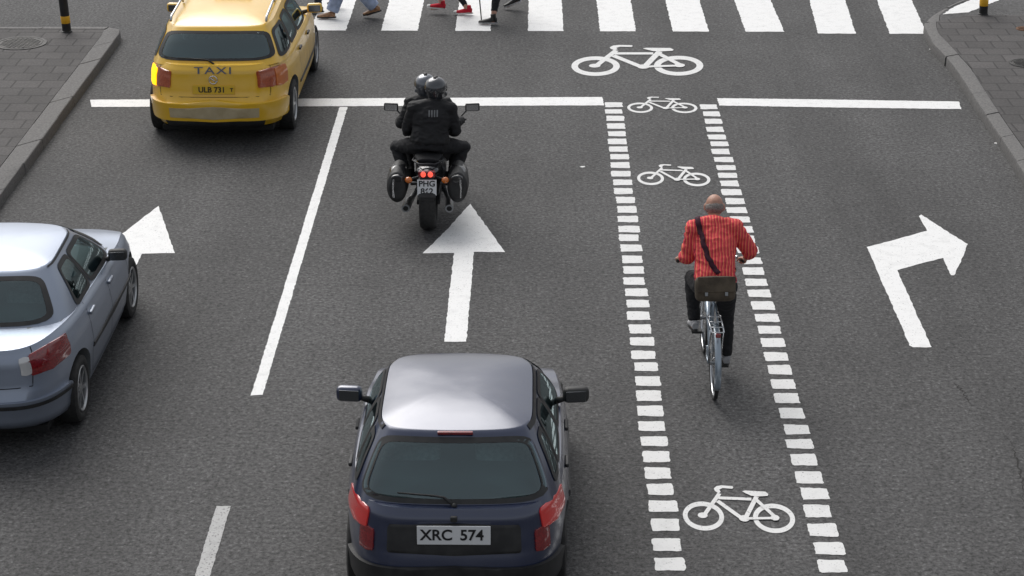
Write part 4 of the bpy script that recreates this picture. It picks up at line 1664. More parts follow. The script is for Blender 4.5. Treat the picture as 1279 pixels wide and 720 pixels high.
        tube(bm, [base + nn * 0.045 - fdir * 0.005, base + fdir * 0.06 + nn * 0.052, base + fdir * 0.13 + nn * 0.040, base + fdir * 0.20 + nn * 0.030, base + fdir * 0.25 + nn * 0.026],
             [(0.032, 0.036), (0.037, 0.046), (0.043, 0.036), (0.048, 0.027), (0.034, 0.02)], 16, side=side_)
        ball(bm, base + fdir * 0.245 + nn * 0.025, (0.036, 0.036, 0.020), seg=14)
        ht = look.get('ankle', 0.03)
        tube(bm, [base + fdir * 0.045 + nn * 0.05, an + nn * ht + fdir * -0.005], [0.042, 0.043], 14)
        sh = link('shoe', melt(bm, 0.007, 3), root, look['shoes'])
        bm = bmesh.new()
        pts = []
        for k in range(28):
            a = 2 * PI * k / 28
            yy = 0.13 + 0.150 * math.sin(a)
            wd = 0.040 + 0.010 * math.sin(a)
            pts.append((yy, wd * math.cos(a)))
        lo = [bm.verts.new(base + fdir * y + side_ * x + nn * -0.004) for y, x in pts]
        hi_ = [bm.verts.new(base + fdir * y + side_ * x + nn * 0.020) for y, x in pts]
        bm.faces.new(lo)
        bm.faces.new(hi_)
        for k in range(28):
            bm.faces.new((lo[k], lo[(k + 1) % 28], hi_[(k + 1) % 28], hi_[k]))
        link('sole', done(bm), sh, look.get('sole', M['sole_dark']))
        if look.get('toecap'):
            bm = bmesh.new()
            ball(bm, base + fdir * 0.247 + nn * 0.028, (0.038, 0.040, 0.022), seg=16)
            link('toe_cap', done(bm, True), sh, M['sole_white'])
    # hair
    if look.get('hair'):
        hm, style = look['hair']
        c = V['head']
        bm = bmesh.new()

        def T(v):
            return c + hr @ Vector(v)
        if style == 'fringe':                     # bald crown, short hair round the back and sides
            for k in range(15):
                a = R(-190 + 200 * k / 14)
                ball(bm, T((0.069 * math.cos(a), -0.012 + 0.086 * math.sin(a), -0.008)), (0.017, 0.017, 0.038), hr, 10)
            for k in range(9):
                a = R(-150 + 120 * k / 8)
                ball(bm, T((0.058 * math.cos(a), -0.006 + 0.074 * math.sin(a), -0.040)), (0.016, 0.016, 0.022), hr, 10)
        else:
            ball(bm, T((0, -0.018, 0.034)), (0.087, 0.100, 0.092), hr, 24)
            if style == 'long':
                tube(bm, [T((0, -0.05, 0.03)), T((0, -0.075, -0.08)), T((0, -0.085, -0.22)), T((0, -0.08, -0.33))], [(0.085, 0.06), (0.09, 0.05), (0.09, 0.04), (0.06, 0.02)], 16, side=hr @ Vector((1, 0, 0)))
            else:
                tube(bm, [T((0, -0.05, 0.03)), T((0, -0.066, -0.05))], [(0.082, 0.055), (0.07, 0.035)], 16, side=hr @ Vector((1, 0, 0)))
        link('hair', melt(bm, 0.006, 3, 0.003, 40, 2), root, hm)
    return root, V


# ---------------------------------------------------------------- pedestrians on the crossing, all walking to the left
def walker(label, hipxy, z0, front_px, back_px, look, swing=None, h=1.72, stride_front='r', heelup=0.0, front_up=0.0, arm=0.3):
    fx, fy = at(*front_px)
    bx, by = at(*back_px)
    cx, cy = (fx + bx) / 2, (fy + by) / 2
    k = h / 1.75

    def loc(wx, wy, z):      # world to a frame whose y axis points to -X
        return Vector((wy - cy, -(wx - cx), z))
    hz = 0.90 * k
    fr, bk = ('r', 'l') if stride_front == 'r' else ('l', 'r')
    sx = {'l': -1, 'r': 1}
    J = {}
    J['pelvis'] = Vector((0, 0, hz + 0.06))
    J['chest'] = Vector((0, 0.03, 1.28 * k))
    J['neck'] = Vector((0, 0.045, 1.49 * k))
    J['head'] = Vector((0, 0.075, 1.62 * k))
    f = loc(fx, fy, 0.08 + front_up)
    b = loc(bx, by, 0.08 + heelup)
    J['an_' + fr], J['an_' + bk] = f, b
    J['toe_' + fr] = f + Vector((0, 0.17, -0.05))
    J['toe_' + bk] = b + Vector((0, 0.15, -0.05 - heelup * 0.8))
    J['fd_' + fr] = Vector((0, 1, 0.12 if front_up else 0.0))
    J['fd_' + bk] = Vector((0, 1, -heelup * 4.5))
    for sd in 'lr':
        J['hip_' + sd] = Vector((sx[sd] * 0.09, 0, hz))
        J['kn_' + sd] = ik(J['hip_' + sd], J['an_' + sd], 0.43 * k, 0.44 * k, (0, 1, 0.1))
        J['sh_' + sd] = Vector((sx[sd] * 0.175 * look.get('wide', 1), 0.03, 1.42 * k))
    for sd, dr in ((fr, -1), (bk, 1)):
        sh = J['sh_' + sd]
        J['el_' + sd] = sh + Vector((sx[sd] * 0.05, dr * arm * 0.35 - 0.02, -0.28 * k))
        J['wr_' + sd] = J['el_' + sd] + Vector((0, dr * arm * 0.3 + 0.09, -0.22 * k))
        dd = (J['wr_' + sd] - J['el_' + sd]).normalized()
        J['hand_' + sd] = (dd, Vector((sx[sd], 0, 0)), Vector((0, 1, 0)), 0.35)
    return person('person', label, J, look, 'people walking over the crossing', (cx, cy, 0), PI / 2), (cx, cy)


walker('person in wide pale blue jeans and brown shoes nearest on the left of the crossing', None, 0, (414, 24), (470, 22),
       dict(skin=M['skin'], top=M['white_top'], legs=M['pale_jeans'], shoes=M['shoe_brown'], sole=M['sole_dark'], flare=0.035, leg_inf=0.022, hair=(M['hair_blond'], 'long'), top_name='blouse', leg_frac=0.97), heelup=0.06, h=1.68)
walker('person in dark trousers and black shoes behind the one in pale jeans', None, 0, (399, 17), (424, 10),
       dict(skin=M['skin'], top=M['green_top'], legs=M['dark_jeans'], shoes=M['shoe_black'], hair=(M['hair_dark'], 'short'), leg_inf=0.012), heelup=0.10, h=1.78, stride_front='l')
walker('person in tight black leggings and red canvas shoes on the crossing', None, 0, (552, 17), (585, 19),
       dict(skin=M['skin'], top=M['navy_top'], legs=M['black_trousers'], shoes=M['shoe_red'], sole=M['sole_white'], toecap=True, hair=(M['hair_dark'], 'long'), leg_inf=0.004, leg_frac=0.84, s=0.95, ankle=0.075), front_up=0.05, h=1.66)
(pw, VW), pc = walker('person in black trousers and grey shoes with a walking stick', None, 0, (616, 31), (645, 12),
                      dict(skin=M['skin_tan'], top=M['grey_top'], legs=M['black_trousers'], shoes=M['shoe_black'], sole=M['shoe_grey'], hair=(M['hair_grey'], 'short'), leg_inf=0.010, leg_frac=0.80, ankle=0.09), heelup=0.08, h=1.72, stride_front='l', arm=0.5)
# walking stick: from the leading hand to the ground
tipx, tipy = at(602, 29)
hand_w = pw.matrix_basis @ (VW['wr_r'] + Vector((0, 0.02, -0.06)))
st = thing('walking_stick', 'thin dark walking stick held by the person in black trousers', 'walking stick', (tipx, tipy, 0.0))
bm = bmesh.new()
top_ = Vector((hand_w.x - tipx, hand_w.y - tipy, hand_w.z))
tube(bm, [(0, 0, 0.03), top_], [0.009, 0.011], 10)
link('shaft', done(bm, True), st, M['dark_steel'])
bm = bmesh.new()
tube(bm, [top_ + Vector((0.05, 0, 0.0)), top_ + Vector((0, 0, 0.012)), top_ + Vector((-0.06, 0, 0.0))], [0.011, 0.014, 0.012], 10)
link('handle', done(bm, True), st, M['black_plastic'])
bm = bmesh.new()
tube(bm, [(0, 0, 0.0), (0, 0, 0.045)], [0.015, 0.012], 10)
link('rubber_tip', done(bm, True), st, M['rubber'])

# ================================================================ BICYCLE AND CYCLIST
M['bike_paint_grey'] = mat('pale_blue_grey_enamel', (0.30, 0.36, 0.42), 0.3, 0.5, 1)


def spoked_wheel(parent, y, r, name='wheel'):
    bm = bmesh.new()
    n = 48
    tube(bm, [(0, r * 0.965 * math.cos(a), r * 0.965 * math.sin(a)) for a in [k * 2 * PI / n for k in range(n)]], [(0.018, 0.016)] * n, 10, closed=True, side=(1, 0, 0))
    o = link(name, done(bm, True), parent, M['rubber'])
    o.location = (0, y, r)
    bm = bmesh.new()
    tube(bm, [(0, r * 0.905 * math.cos(a), r * 0.905 * math.sin(a)) for a in [k * 2 * PI / n for k in range(n)]], [(0.012, 0.009)] * n, 8, closed=True, side=(1, 0, 0))
    link('rim', done(bm, True), o, M['chrome'])
    bm = bmesh.new()
    for k in range(28):
        a = 2 * PI * k / 28
        b = a + (0.35 if k % 2 else -0.35)
        hx = 0.028 if (k // 2) % 2 else -0.028
        tube(bm, [(hx, 0.022 * math.cos(b), 0.022 * math.sin(b)), (0, r * 0.90 * math.cos(a), r * 0.90 * math.sin(a))], 0.0016, 5, cap=False)
    link('spokes', done(bm, True), o, M['steel'])
    bm = bmesh.new()
    tube(bm, [(-0.045, 0, 0), (-0.03, 0, 0), (-0.02, 0, 0), (0.02, 0, 0), (0.03, 0, 0), (0.045, 0, 0)], [0.010, 0.026, 0.018, 0.018, 0.026, 0.010], 14)
    link('hub', done(bm, True), o, M['steel'])
    return o


WB = 1.08
r_ = 0.34
bx0, by0 = at(891.5, 496, 0)
bike = thing('bicycle', 'slim silver grey bicycle under the rider in the bicycle lane', 'bicycle', (bx0, by0, 0), R(0.5))
spoked_wheel(bike, 0, r_)
spoked_wheel(bike, WB, r_)
bm = bmesh.new()
BBp, HT, HB, SC = (0, 0.46, 0.29), (0, 0.93, 0.86), (0, 0.955, 0.70), (0, 0.29, 0.84)
tube(bm, [BBp, SC], 0.016, 10)
tube(bm, [BBp, HB], 0.019, 10)
tube(bm, [(0, 0.30, 0.80), HT], 0.015, 10)
tube(bm, [HB, HT], 0.020, 10)
tube(bm, [(-0.035, 0.46, 0.29), (0.035, 0.46, 0.29)], 0.024, 12)
for s in (-1, 1):
    tube(bm, [(s * 0.03, 0.44, 0.29), (s * 0.05, 0.22, 0.31), (s * 0.055, 0.0, r_)], 0.010, 8)
    tube(bm, [(s * 0.02, 0.30, 0.80), (s * 0.045, 0.15, 0.57), (s * 0.055, 0.0, r_)], 0.009, 8)
link('frame', done(bm, True), bike, M['bike_paint_grey'])
bm = bmesh.new()
for s in (-1, 1):
    tube(bm, [(s * 0.03, 0.96, 0.68), (s * 0.05, 0.985, 0.60), (s * 0.052, WB, r_)], [0.014, 0.013, 0.009], 8)
tube(bm, [(-0.04, 0.955, 0.69), (0.04, 0.955, 0.69)], 0.016, 8)
link('fork', done(bm, True), bike, M['chrome'])
bm = bmesh.new()
tube(bm, [(0, 0.93, 0.84), (0, 0.905, 1.0), (0, 0.93, 1.05)], 0.013, 10)
tube(bm, [(-0.30, 0.72, 1.06), (-0.26, 0.80, 1.065), (-0.14, 0.93, 1.06), (0, 0.94, 1.05), (0.14, 0.93, 1.06), (0.26, 0.80, 1.065), (0.30, 0.72, 1.06)], 0.0115, 10)
hb = link('handlebar', done(bm, True), bike, M['chrome'])
for s in (-1, 1):
    bm = bmesh.new()
    tube(bm, [(s * 0.305, 0.70, 1.06), (s * 0.263, 0.80, 1.065)], 0.017, 10)
    link('grip', done(bm, True), hb, M['black_plastic'])
bm = bmesh.new()
tube(bm, [SC, (0, 0.265, 0.93)], 0.0125, 10)
link('seat_post', done(bm, True), bike, M['chrome'])
bm = bmesh.new()
tube(bm, [(0, 0.13, 0.955), (0, 0.18, 0.965), (0, 0.27, 0.96), (0, 0.36, 0.955), (0, 0.42, 0.95)], [(0.07, 0.02), (0.10, 0.032), (0.07, 0.03), (0.03, 0.025), (0.018, 0.018)], 16, side=(1, 0, 0))
link('saddle', done(bm, True), bike, M['black_plastic'])


def guard(name, yc, a0, a1):
    bm = bmesh.new()
    rows = []
    for k in range(25):
        a = a0 + (a1 - a0) * k / 24
        row = []
        for j in range(7):
            q = -1 + j / 3
            rr = r_ + 0.026 - 0.014 * q * q
            row.append((q * 0.030, yc + rr * math.cos(a), r_ + rr * math.sin(a)))
        rows.append(row)
    grid_faces(bm, rows)
    me = done(bm, True)
    me = evaluated(me, [('SOLIDIFY', dict(thickness=0.002))])
    return link(name, me, bike, M['bike_paint_grey'])


guard('rear_mudguard', 0, R(200), R(50))
guard('front_mudguard', WB, R(150), R(40))
bm = bmesh.new()
for s in (-1, 1):
    tube(bm, [(s * 0.055, 0.0, r_), (s * 0.06, -0.10, 0.70)], 0.005, 6)
    tube(bm, [(s * 0.055, 0.0, r_), (s * 0.034, -0.30, 0.52)], 0.004, 6)
    tube(bm, [(s * 0.055, -0.20, 0.72), (s * 0.06, 0.20, 0.72), (s * 0.02, 0.27, 0.73)], 0.006, 6)
for yy in (-0.20, -0.08, 0.05, 0.17):
    tube(bm, [(-0.055, yy, 0.72), (0.055, yy, 0.72)], 0.005, 6)
link('luggage_rack', done(bm, True), bike, M['chrome'])
bm = bmesh.new()
box(bm, (0, -0.225, 0.70), (0.05, 0.03, 0.04), bev=0.01)
link('rear_reflector', done(bm), bike, M['red_lens'])
bm = bmesh.new()
lathe_x(bm, [(0.045, 0.0), (0.045, 0.09), (0.050, 0.09), (0.050, 0.0)], (0, 0.46, 0.29), 28, closed=False)
tube(bm, [(0.052, 0.46, 0.29), (0.075, 0.45, 0.125)], 0.011, 8)
tube(bm, [(-0.052, 0.46, 0.29), (-0.075, 0.47, 0.455)], 0.011, 8)
cr = link('crankset', done(bm, True), bike, M['steel'])
for s, z in ((1, 0.12), (-1, 0.46)):
    bm = bmesh.new()
    box(bm, (s * 0.13, 0.46, z), (0.095, 0.085, 0.022), bev=0.005)
    link('pedal', done(bm), cr, M['black_plastic'])
bm = bmesh.new()
for dz in (0.088, -0.088):
    tube(bm, [(0.047, 0.46, 0.29 + dz), (0.047, 0.0, r_ + dz * 0.4)], 0.004, 6)
link('chain', done(bm, True), bike, M['dark_steel'])

# cyclist
J = dict(pelvis=(0, 0.21, 1.045), chest=(0.0, 0.40, 1.36), neck=(0.0, 0.52, 1.53), head=(0.005, 0.60, 1.625),
         sh_l=(-0.178, 0.45, 1.475), sh_r=(0.178, 0.45, 1.475), el_l=(-0.235, 0.46, 1.20), el_r=(0.335, 0.50, 1.24),
         wr_l=(-0.285, 0.68, 1.10), wr_r=(0.315, 0.66, 1.10),
         hip_l=(-0.10, 0.22, 1.0), hip_r=(0.10, 0.22, 1.0), an_l=(-0.155, 0.43, 0.545), an_r=(0.150, 0.42, 0.205))
J['kn_l'] = ik(J['hip_l'], J['an_l'], 0.43, 0.43, (-0.15, 1, 0.3))
J['kn_r'] = ik(J['hip_r'], J['an_r'], 0.43, 0.43, (0.1, 1, 0.1))
J['toe_l'] = (-0.17, 0.58, 0.49)
J['toe_r'] = (0.155, 0.57, 0.15)
J['fd_l'] = Vector((-0.08, 1, -0.12))
J['fd_r'] = Vector((0.05, 1, -0.12))
J['hand_l'] = (Vector((-0.05, 0.8, -0.25)), Vector((-0.25, 0, 1)), Vector((1, 0, 0)), 0.95)
J['hand_r'] = (Vector((-0.05, 0.8, -0.25)), Vector((0.25, 0, 1)), Vector((-1, 0, 0)), 0.95)
J['head_rot'] = Matrix.Rotation(R(-26), 3, 'X')
cyc, VC = person('person', 'bald cyclist in a red striped shirt riding in the bicycle lane', J,
                 dict(skin=M['skin_tan'], top=M['shirt'], top_name='shirt', legs=M['black_trousers'], shoes=M['shoe_grey'], sole=M['sole_dark'], wide=0.98, belly=0.03, s=1.0,
                      sleeve=0.66, sleeve_inf=0.028, top_inf=0.030, hem=0.02, wr=0.009, hair=(M['hair_grey'], 'fringe'), cvoxel=0.010),
                 None, (bx0, by0, 0), R(0.5))
# messenger bag worn on the lower back
bag = thing('shoulder_bag', 'olive brown messenger bag on the lower back of the cyclist', 'bag', (bx0 - 0.02, by0 - 0.02, 1.07), R(3))
bm = bmesh.new()
box(bm, (0, 0, 0), (0.37, 0.13, 0.23), Matrix.Rotation(R(-14), 3, 'X'), bev=0.055)
me = done(bm)
me = evaluated(me, [('SUBSURF', dict(levels=2))])
for v in me.vertices:
    v.co += v.normal * 0.006 * noise.noise(v.co * 9)
for f in me.polygons:
    f.use_smooth = True
link('pouch', me, bag, M['bag'])
bm = bmesh.new()
tlt = Matrix.Rotation(R(-14), 3, 'X')
box(bm, tlt @ Vector((0, -0.065, 0.045)), (0.335, 0.014, 0.140), tlt, bev=0.006)
fl = link('flap', done(bm), bag, M['bag'])
for s in (-1, 1):
    bm = bmesh.new()
    box(bm, tlt @ Vector((s * 0.09, -0.075, -0.040)), (0.028, 0.008, 0.034), tlt, bev=0.003)
    link('buckle', done(bm), fl, M['steel'])
bm = bmesh.new()
# strap over the left shoulder, down the back
pts_w = [Vector((0.02, 0.055, 1.19)), Vector((-0.03, 0.10, 1.24)), Vector((-0.085, 0.165, 1.33)), Vector((-0.115, 0.24, 1.42)), Vector((-0.135, 0.32, 1.50)), Vector((-0.14, 0.42, 1.57)), Vector((-0.13, 0.50, 1.555)), Vector((-0.07, 0.56, 1.46)), Vector((0.03, 0.55, 1.37)), Vector((0.16, 0.48, 1.28)), Vector((0.225, 0.35, 1.19)), Vector((0.215, 0.20, 1.12)), Vector((0.16, 0.06, 1.07))]
# press the strap onto the shirt
sh_me = [o for o in cyc.children if o.name.startswith('shirt')][0].data
from mathutils.bvhtree import BVHTree
bv = BVHTree.FromPolygons([v.co for v in sh_me.vertices], [p.vertices for p in sh_me.polygons])
fine = []
for a, b in zip(pts_w, pts_w[1:]):
    for k in range(5):
        fine.append(a.lerp(b, k / 5))
L0, L1 = [], []
pr = []
for p in fine:
    co_, nr, _, _ = bv.find_nearest(p)
    pr.append((co_ + nr * 0.006, nr))
for i, (p, nr) in enumerate(pr):
    d = (pr[min(i + 1, len(pr) - 1)][0] - pr[max(i - 1, 0)][0]).normalized()
    sd = d.cross(nr).normalized() * 0.024
    o = Vector((-0.02, -0.02, 1.07))
    L0.append(p + sd - o)
    L1.append(p - sd - o)
grid_faces(bm, [L0, [a.lerp(b, 0.5) + pr[i][1] * 0.002 for i, (a, b) in enumerate(zip(L0, L1))], L1])
me = evaluated(done(bm, True), [('SOLIDIFY', dict(thickness=0.005, offset=0))])
link('strap', me, bag, M['strap'])

# ================================================================ MOTORCYCLE WITH TWO RIDERS
M['moto_black'] = mat('black_motorcycle_paint', (0.010, 0.010, 0.012), 0.3, 0.2, 1)
M['helmet_dark'] = mat('dark_grey_helmet', (0.045, 0.048, 0.055), 0.25, 0.5, 1)
M['helmet_silver'] = mat('grey_helmet', (0.12, 0.13, 0.15), 0.28, 0.6, 1)
M['visor'] = mat('smoked_visor', (0.01, 0.01, 0.012), 0.05, 0, 1)
mx, my = at(536, 285, 0)
moto = thing('motorcycle', 'black touring motorcycle with side cases and lit brake light', 'motorcycle', (mx, my, 0), R(0))
moto['category'] = 'motorcycle'
MS = (0.98, 0.94, 0.915)
moto.scale = MS


def moto_wheel(y, r, wd):
    bm = bmesh.new()
    h = wd / 2
    prof = [(-h * 0.7, r * 0.70), (-h, r * 0.80), (-h * 0.96, r * 0.90), (-h * 0.72, r * 0.965), (-h * 0.35, r * 0.995), (0, r), (h * 0.35, r * 0.995), (h * 0.72, r * 0.965), (h * 0.96, r * 0.90), (h, r * 0.80), (h * 0.7, r * 0.70)]
    lathe_x(bm, prof, (0, 0, 0), 44)
    o = link('wheel', done(bm, True), moto, M['rubber'])
    o.location = (0, y, r)
    bm = bmesh.new()
    lathe_x(bm, [(-h * 0.6, r * 0.70), (-h * 0.5, r * 0.64), (h * 0.5, r * 0.64), (h * 0.6, r * 0.70)], (0, 0, 0), 36)
    lathe_x(bm, [(-h * 0.7, 0), (-h * 0.7, 0.05), (h * 0.7, 0.05), (h * 0.7, 0)], (0, 0, 0), 20, closed=False)
    for k in range(5):
        rot = Matrix.Rotation(2 * PI * k / 5, 3, 'X')
        box(bm, rot @ Vector((0, 0, r * 0.35)), (0.04, 0.035, r * 0.62), rot)
    link('rim', done(bm, True), o, M['dark_steel'], smooth=40)
    bm = bmesh.new()
    for s in (-1, 1):
        lathe_x(bm, [(s * h * 0.72, 0.07), (s * h * 0.72, 0.145), (s * (h * 0.72 + 0.005), 0.145), (s * (h * 0.72 + 0.005), 0.07)], (0, 0, 0), 28)
    link('brake_disc', done(bm, True), o, M['steel'], smooth=40)


moto_wheel(0, 0.32, 0.19)
moto_wheel(1.50, 0.31, 0.13)


def mpart(name, m, fn, melted=0.0, parent=None, smooth=45):
    bm = bmesh.new()
    fn(bm)
    me = melt(bm, melted, 4) if melted else done(bm)
    return link(name, me, parent or moto, m, smooth=None if melted else smooth)


X = (1, 0, 0)
mpart('tail_unit', M['moto_black'], lambda b: (tube(b, [(0, -0.20, 0.74), (0, -0.10, 0.76), (0, 0.20, 0.76), (0, 0.50, 0.72)], [(0.08, 0.05), (0.13, 0.075), (0.15, 0.08), (0.15, 0.07)], 18, side=X)), 0.012)
mpart('seat', M['leather_black'], lambda b: (tube(b, [(0, 0.02, 0.85), (0, 0.15, 0.86), (0, 0.45, 0.85), (0, 0.55, 0.81), (0, 0.85, 0.78), (0, 0.98, 0.80)], [(0.12, 0.03), (0.16, 0.05), (0.155, 0.05), (0.16, 0.05), (0.14, 0.05), (0.09, 0.04)], 18, side=X)), 0.012)
mpart('fuel_tank', M['moto_black'], lambda b: (tube(b, [(0, 0.90, 0.80), (0, 1.00, 0.90), (0, 1.15, 0.93), (0, 1.30, 0.86)], [(0.10, 0.08), (0.16, 0.12), (0.17, 0.12), (0.10, 0.08)], 18, side=X)), 0.012)
mpart('engine', M['dark_steel'], lambda b: (box(b, (0, 0.80, 0.42), (0.34, 0.46, 0.34), bev=0.05), box(b, (0, 0.85, 0.60), (0.26, 0.30, 0.16), bev=0.03), lathe_x(b, [(-0.24, 0), (-0.24, 0.09), (0.24, 0.09), (0.24, 0)], (0, 0.76, 0.38), 24, closed=False)))
mpart('frame', M['dark_steel'], lambda b: [tube(b, [(s * 0.09, 0.02, 0.33), (s * 0.10, 0.35, 0.38), (s * 0.12, 0.58, 0.42), (s * 0.12, 0.62, 0.70), (s * 0.06, 1.26, 0.88)], 0.022, 10) for s in (-1, 1)])
mpart('fairing', M['moto_black'], lambda b: (tube(b, [(0, 1.18, 0.90), (0, 1.40, 0.95), (0, 1.62, 0.86)], [(0.26, 0.16), (0.25, 0.17), (0.10, 0.08)], 20, side=X), tube(b, [(0, 1.1, 0.55), (0, 1.35, 0.70)], [(0.24, 0.14), (0.22, 0.16)], 20, side=X)), 0.014)
bm = bmesh.new()
rows = []
for i in range(9):
    t = i / 8
    rows.append([((-1 + j / 5) * (0.23 - 0.07 * t), 1.52 - 0.26 * t - 0.10 * (1 - j / 5) ** 2 * 1.0, 0.98 + 0.34 * t) for j in range(11)])
grid_faces(bm, rows)
ws = link('windscreen', evaluated(done(bm, True), [('SOLIDIFY', dict(thickness=0.004))]), moto, M['glass'])
mpart('fork', M['steel'], lambda b: [tube(b, [(s * 0.10, 1.26, 0.95), (s * 0.10, 1.50, 0.31)], [0.024, 0.028], 12) for s in (-1, 1)])
mpart('front_mudguard', M['moto_black'], lambda b: tube(b, [(0, 1.50 + 0.345 * math.cos(a), 0.31 + 0.345 * math.sin(a)) for a in [R(30 + 130 * k / 10) for k in range(11)]], [(0.075, 0.012)] * 11, 12, side=X))
mpart('handlebar', M['dark_steel'], lambda b: tube(b, [(-0.40, 1.00, 1.07), (-0.26, 1.10, 1.09), (-0.12, 1.22, 1.05), (0.12, 1.22, 1.05), (0.26, 1.10, 1.09), (0.40, 1.00, 1.07)], 0.014, 10))
for s in (-1, 1):
    mr = mpart('wing_mirror', M['black_plastic'], lambda b: box(b, (s * 0.475, 1.10, 1.20), (0.17, 0.04, 0.10), Matrix.Rotation(R(8 * s), 3, 'Z'), bev=0.018))
    mpart('mirror_arm', M['black_plastic'], lambda b: tube(b, [(s * 0.34, 1.06, 1.09), (s * 0.40, 1.10, 1.15), (s * 0.43, 1.11, 1.19)], 0.009, 8), parent=mr)
    mpart('mirror_glass', M['chrome'], lambda b: box(b, (s * 0.475, 1.078, 1.20), (0.14, 0.004, 0.075), Matrix.Rotation(R(8 * s), 3, 'Z')), parent=mr)
    pn = mpart('pannier', M['black_plastic'], lambda b: (tube(b, [(s * 0.335, -0.26, 0.60), (s * 0.34, -0.22, 0.60), (s * 0.34, 0.0, 0.60), (s * 0.335, 0.28, 0.60), (s * 0.33, 0.34, 0.60)], [(0.085, 0.13), (0.115, 0.195), (0.125, 0.205), (0.11, 0.185), (0.07, 0.12)], 24, side=X)), 0.012)
    mpart('reflective_strip', M['chrome'], lambda b: tube(b, [(s * 0.375, -0.268, 0.485), (s * 0.380, -0.282, 0.60), (s * 0.372, -0.268, 0.715)], [(0.010, 0.006)] * 3, 8, side=X), parent=pn)
    mpart('pannier_lid', M['moto_black'], lambda b: tube(b, [(s * 0.335, -0.265, 0.715), (s * 0.338, 0.0, 0.735), (s * 0.335, 0.28, 0.71)], [(0.07, 0.05), (0.10, 0.07), (0.08, 0.055)], 18, side=X), 0.012, parent=pn)
    ind = mpart('indicator', M['orange_lens'], lambda b: ball(b, (s * 0.205, -0.245, 0.70), (0.042, 0.035, 0.040)))
    mpart('indicator_stalk', M['black_plastic'], lambda b: tube(b, [(s * 0.20, -0.225, 0.70), (s * 0.09, -0.17, 0.72)], 0.014, 8), parent=ind)
    ex = mpart('exhaust', M['steel'], lambda b: tube(b, [(s * 0.15, 0.62, 0.30), (s * 0.21, 0.35, 0.26), (s * 0.235, 0.15, 0.29), (s * 0.245, -0.22, 0.33)], [0.025, 0.035, 0.052, 0.048], 16))
    mpart('exhaust_tip', M['gap'], lambda b: tube(b, [(s * 0.245, -0.215, 0.33), (s * 0.2455, -0.223, 0.331)], 0.030, 14), parent=ex)
    mpart('footpeg', M['steel'], lambda b: (tube(b, [(s * 0.12, 0.70, 0.36), (s * 0.27, 0.70, 0.36)], 0.013, 8), tube(b, [(s * 0.12, 0.36, 0.46), (s * 0.24, 0.36, 0.46)], 0.012, 8)))
bl = mpart('brake_light', M['red_lens'], lambda b: box(b, (0, -0.235, 0.775), (0.19, 0.05, 0.085), bev=0.018))
for s in (-1, 1):
    mpart('lit_lens', M['red_lit'], lambda b: ball(b, (s * 0.040, -0.258, 0.775), (0.030, 0.014, 0.036)), parent=bl)
gd = mpart('rear_mudguard', M['black_plastic'], lambda b: (box(b, (0, -0.25, 0.60), (0.15, 0.02, 0.30), Matrix.Rotation(R(-12), 3, 'X'), bev=0.006), tube(b, [(0, 0.365 * math.cos(a), 0.32 + 0.365 * math.sin(a)) for a in [R(150 - 70 * k / 8) for k in range(9)]], [(0.10, 0.01)] * 9, 12, side=X)))
pb = plate(moto, (0, -0.275, 0.615), [('PHG', 0.0, 0.095, 0.045), ('862', 0.0, 0.095, -0.045)], w_=0.215, h_=0.19, tilt=R(-12))
mpart('swing_arm', M['dark_steel'], lambda b: [box(b, (s * 0.115, 0.25, 0.34), (0.035, 0.56, 0.06), bev=0.01) for s in (-1, 1)])
mpart('headlight', M['clear_lens'], lambda b: ball(b, (0, 1.66, 0.86), (0.10, 0.05, 0.07)))
mpart('grab_rail', M['dark_steel'], lambda b: tube(b, [(-0.15, 0.25, 0.84), (-0.17, 0.02, 0.86), (-0.09, -0.13, 0.86), (0.09, -0.13, 0.86), (0.17, 0.02, 0.86), (0.15, 0.25, 0.84)], 0.012, 8))


def helmet(root, V, m, name='helmet'):
    c, hr = V['head'], V['head_rot']
    bm = bmesh.new()

    def T(v):
        return c + hr @ Vector(v)
    ball(bm, T((0, -0.010, 0.028)), (0.126, 0.145, 0.128), hr, 32)
    tube(bm, [T((0, -0.015, 0.02)), T((0, 0.0, -0.10))], [(0.120, 0.138), (0.098, 0.112)], 28, side=hr @ Vector((1, 0, 0)))
    tube(bm, [T((-0.10, 0.03, -0.07)), T((-0.06, 0.115, -0.085)), T((0, 0.14, -0.085)), T((0.06, 0.115, -0.085)), T((0.10, 0.03, -0.07))], 0.032, 12)
    h = link(name, melt(bm, 0.008, 5), root, m)
    bm = bmesh.new()
    rows = []
    for i in range(7):
        e = R(-24 + 52 * i / 6)
        rows.append([T((0.131 * math.sin(a) * math.cos(e), -0.008 + 0.152 * math.cos(a) * math.cos(e), 0.020 + 0.12 * math.sin(e))) for a in [R(-78 + 156 * k / 20) for k in range(21)]])
    grid_faces(bm, rows)
    link('visor', evaluated(done(bm, True), [('SOLIDIFY', dict(thickness=0.004))]), h, M['visor'])
    bm = bmesh.new()
    tube(bm, [T((0.0, 0.06, 0.150)), T((0, 0.0, 0.160)), T((0, -0.06, 0.148))], [(0.016, 0.006), (0.026, 0.009), (0.018, 0.006)], 10, side=hr @ Vector((1, 0, 0)))
    link('vent', done(bm, True), h, M['black_plastic'])


def glove(root, V, sd):
    bm = bmesh.new()
    hd = V['hand_' + sd]
    add_hand(bm, V['wr_' + sd], hd[0], hd[1], hd[2], hd[3], 1.18)
    tube(bm, [V['wr_' + sd] - hd[0].normalized() * 0.06, V['wr_' + sd] + hd[0].normalized() * 0.02], [0.042, 0.034], 14)
    link('glove', melt(bm, 0.007, 2), root, M['leather_black'])


I3 = Matrix.Identity(3)
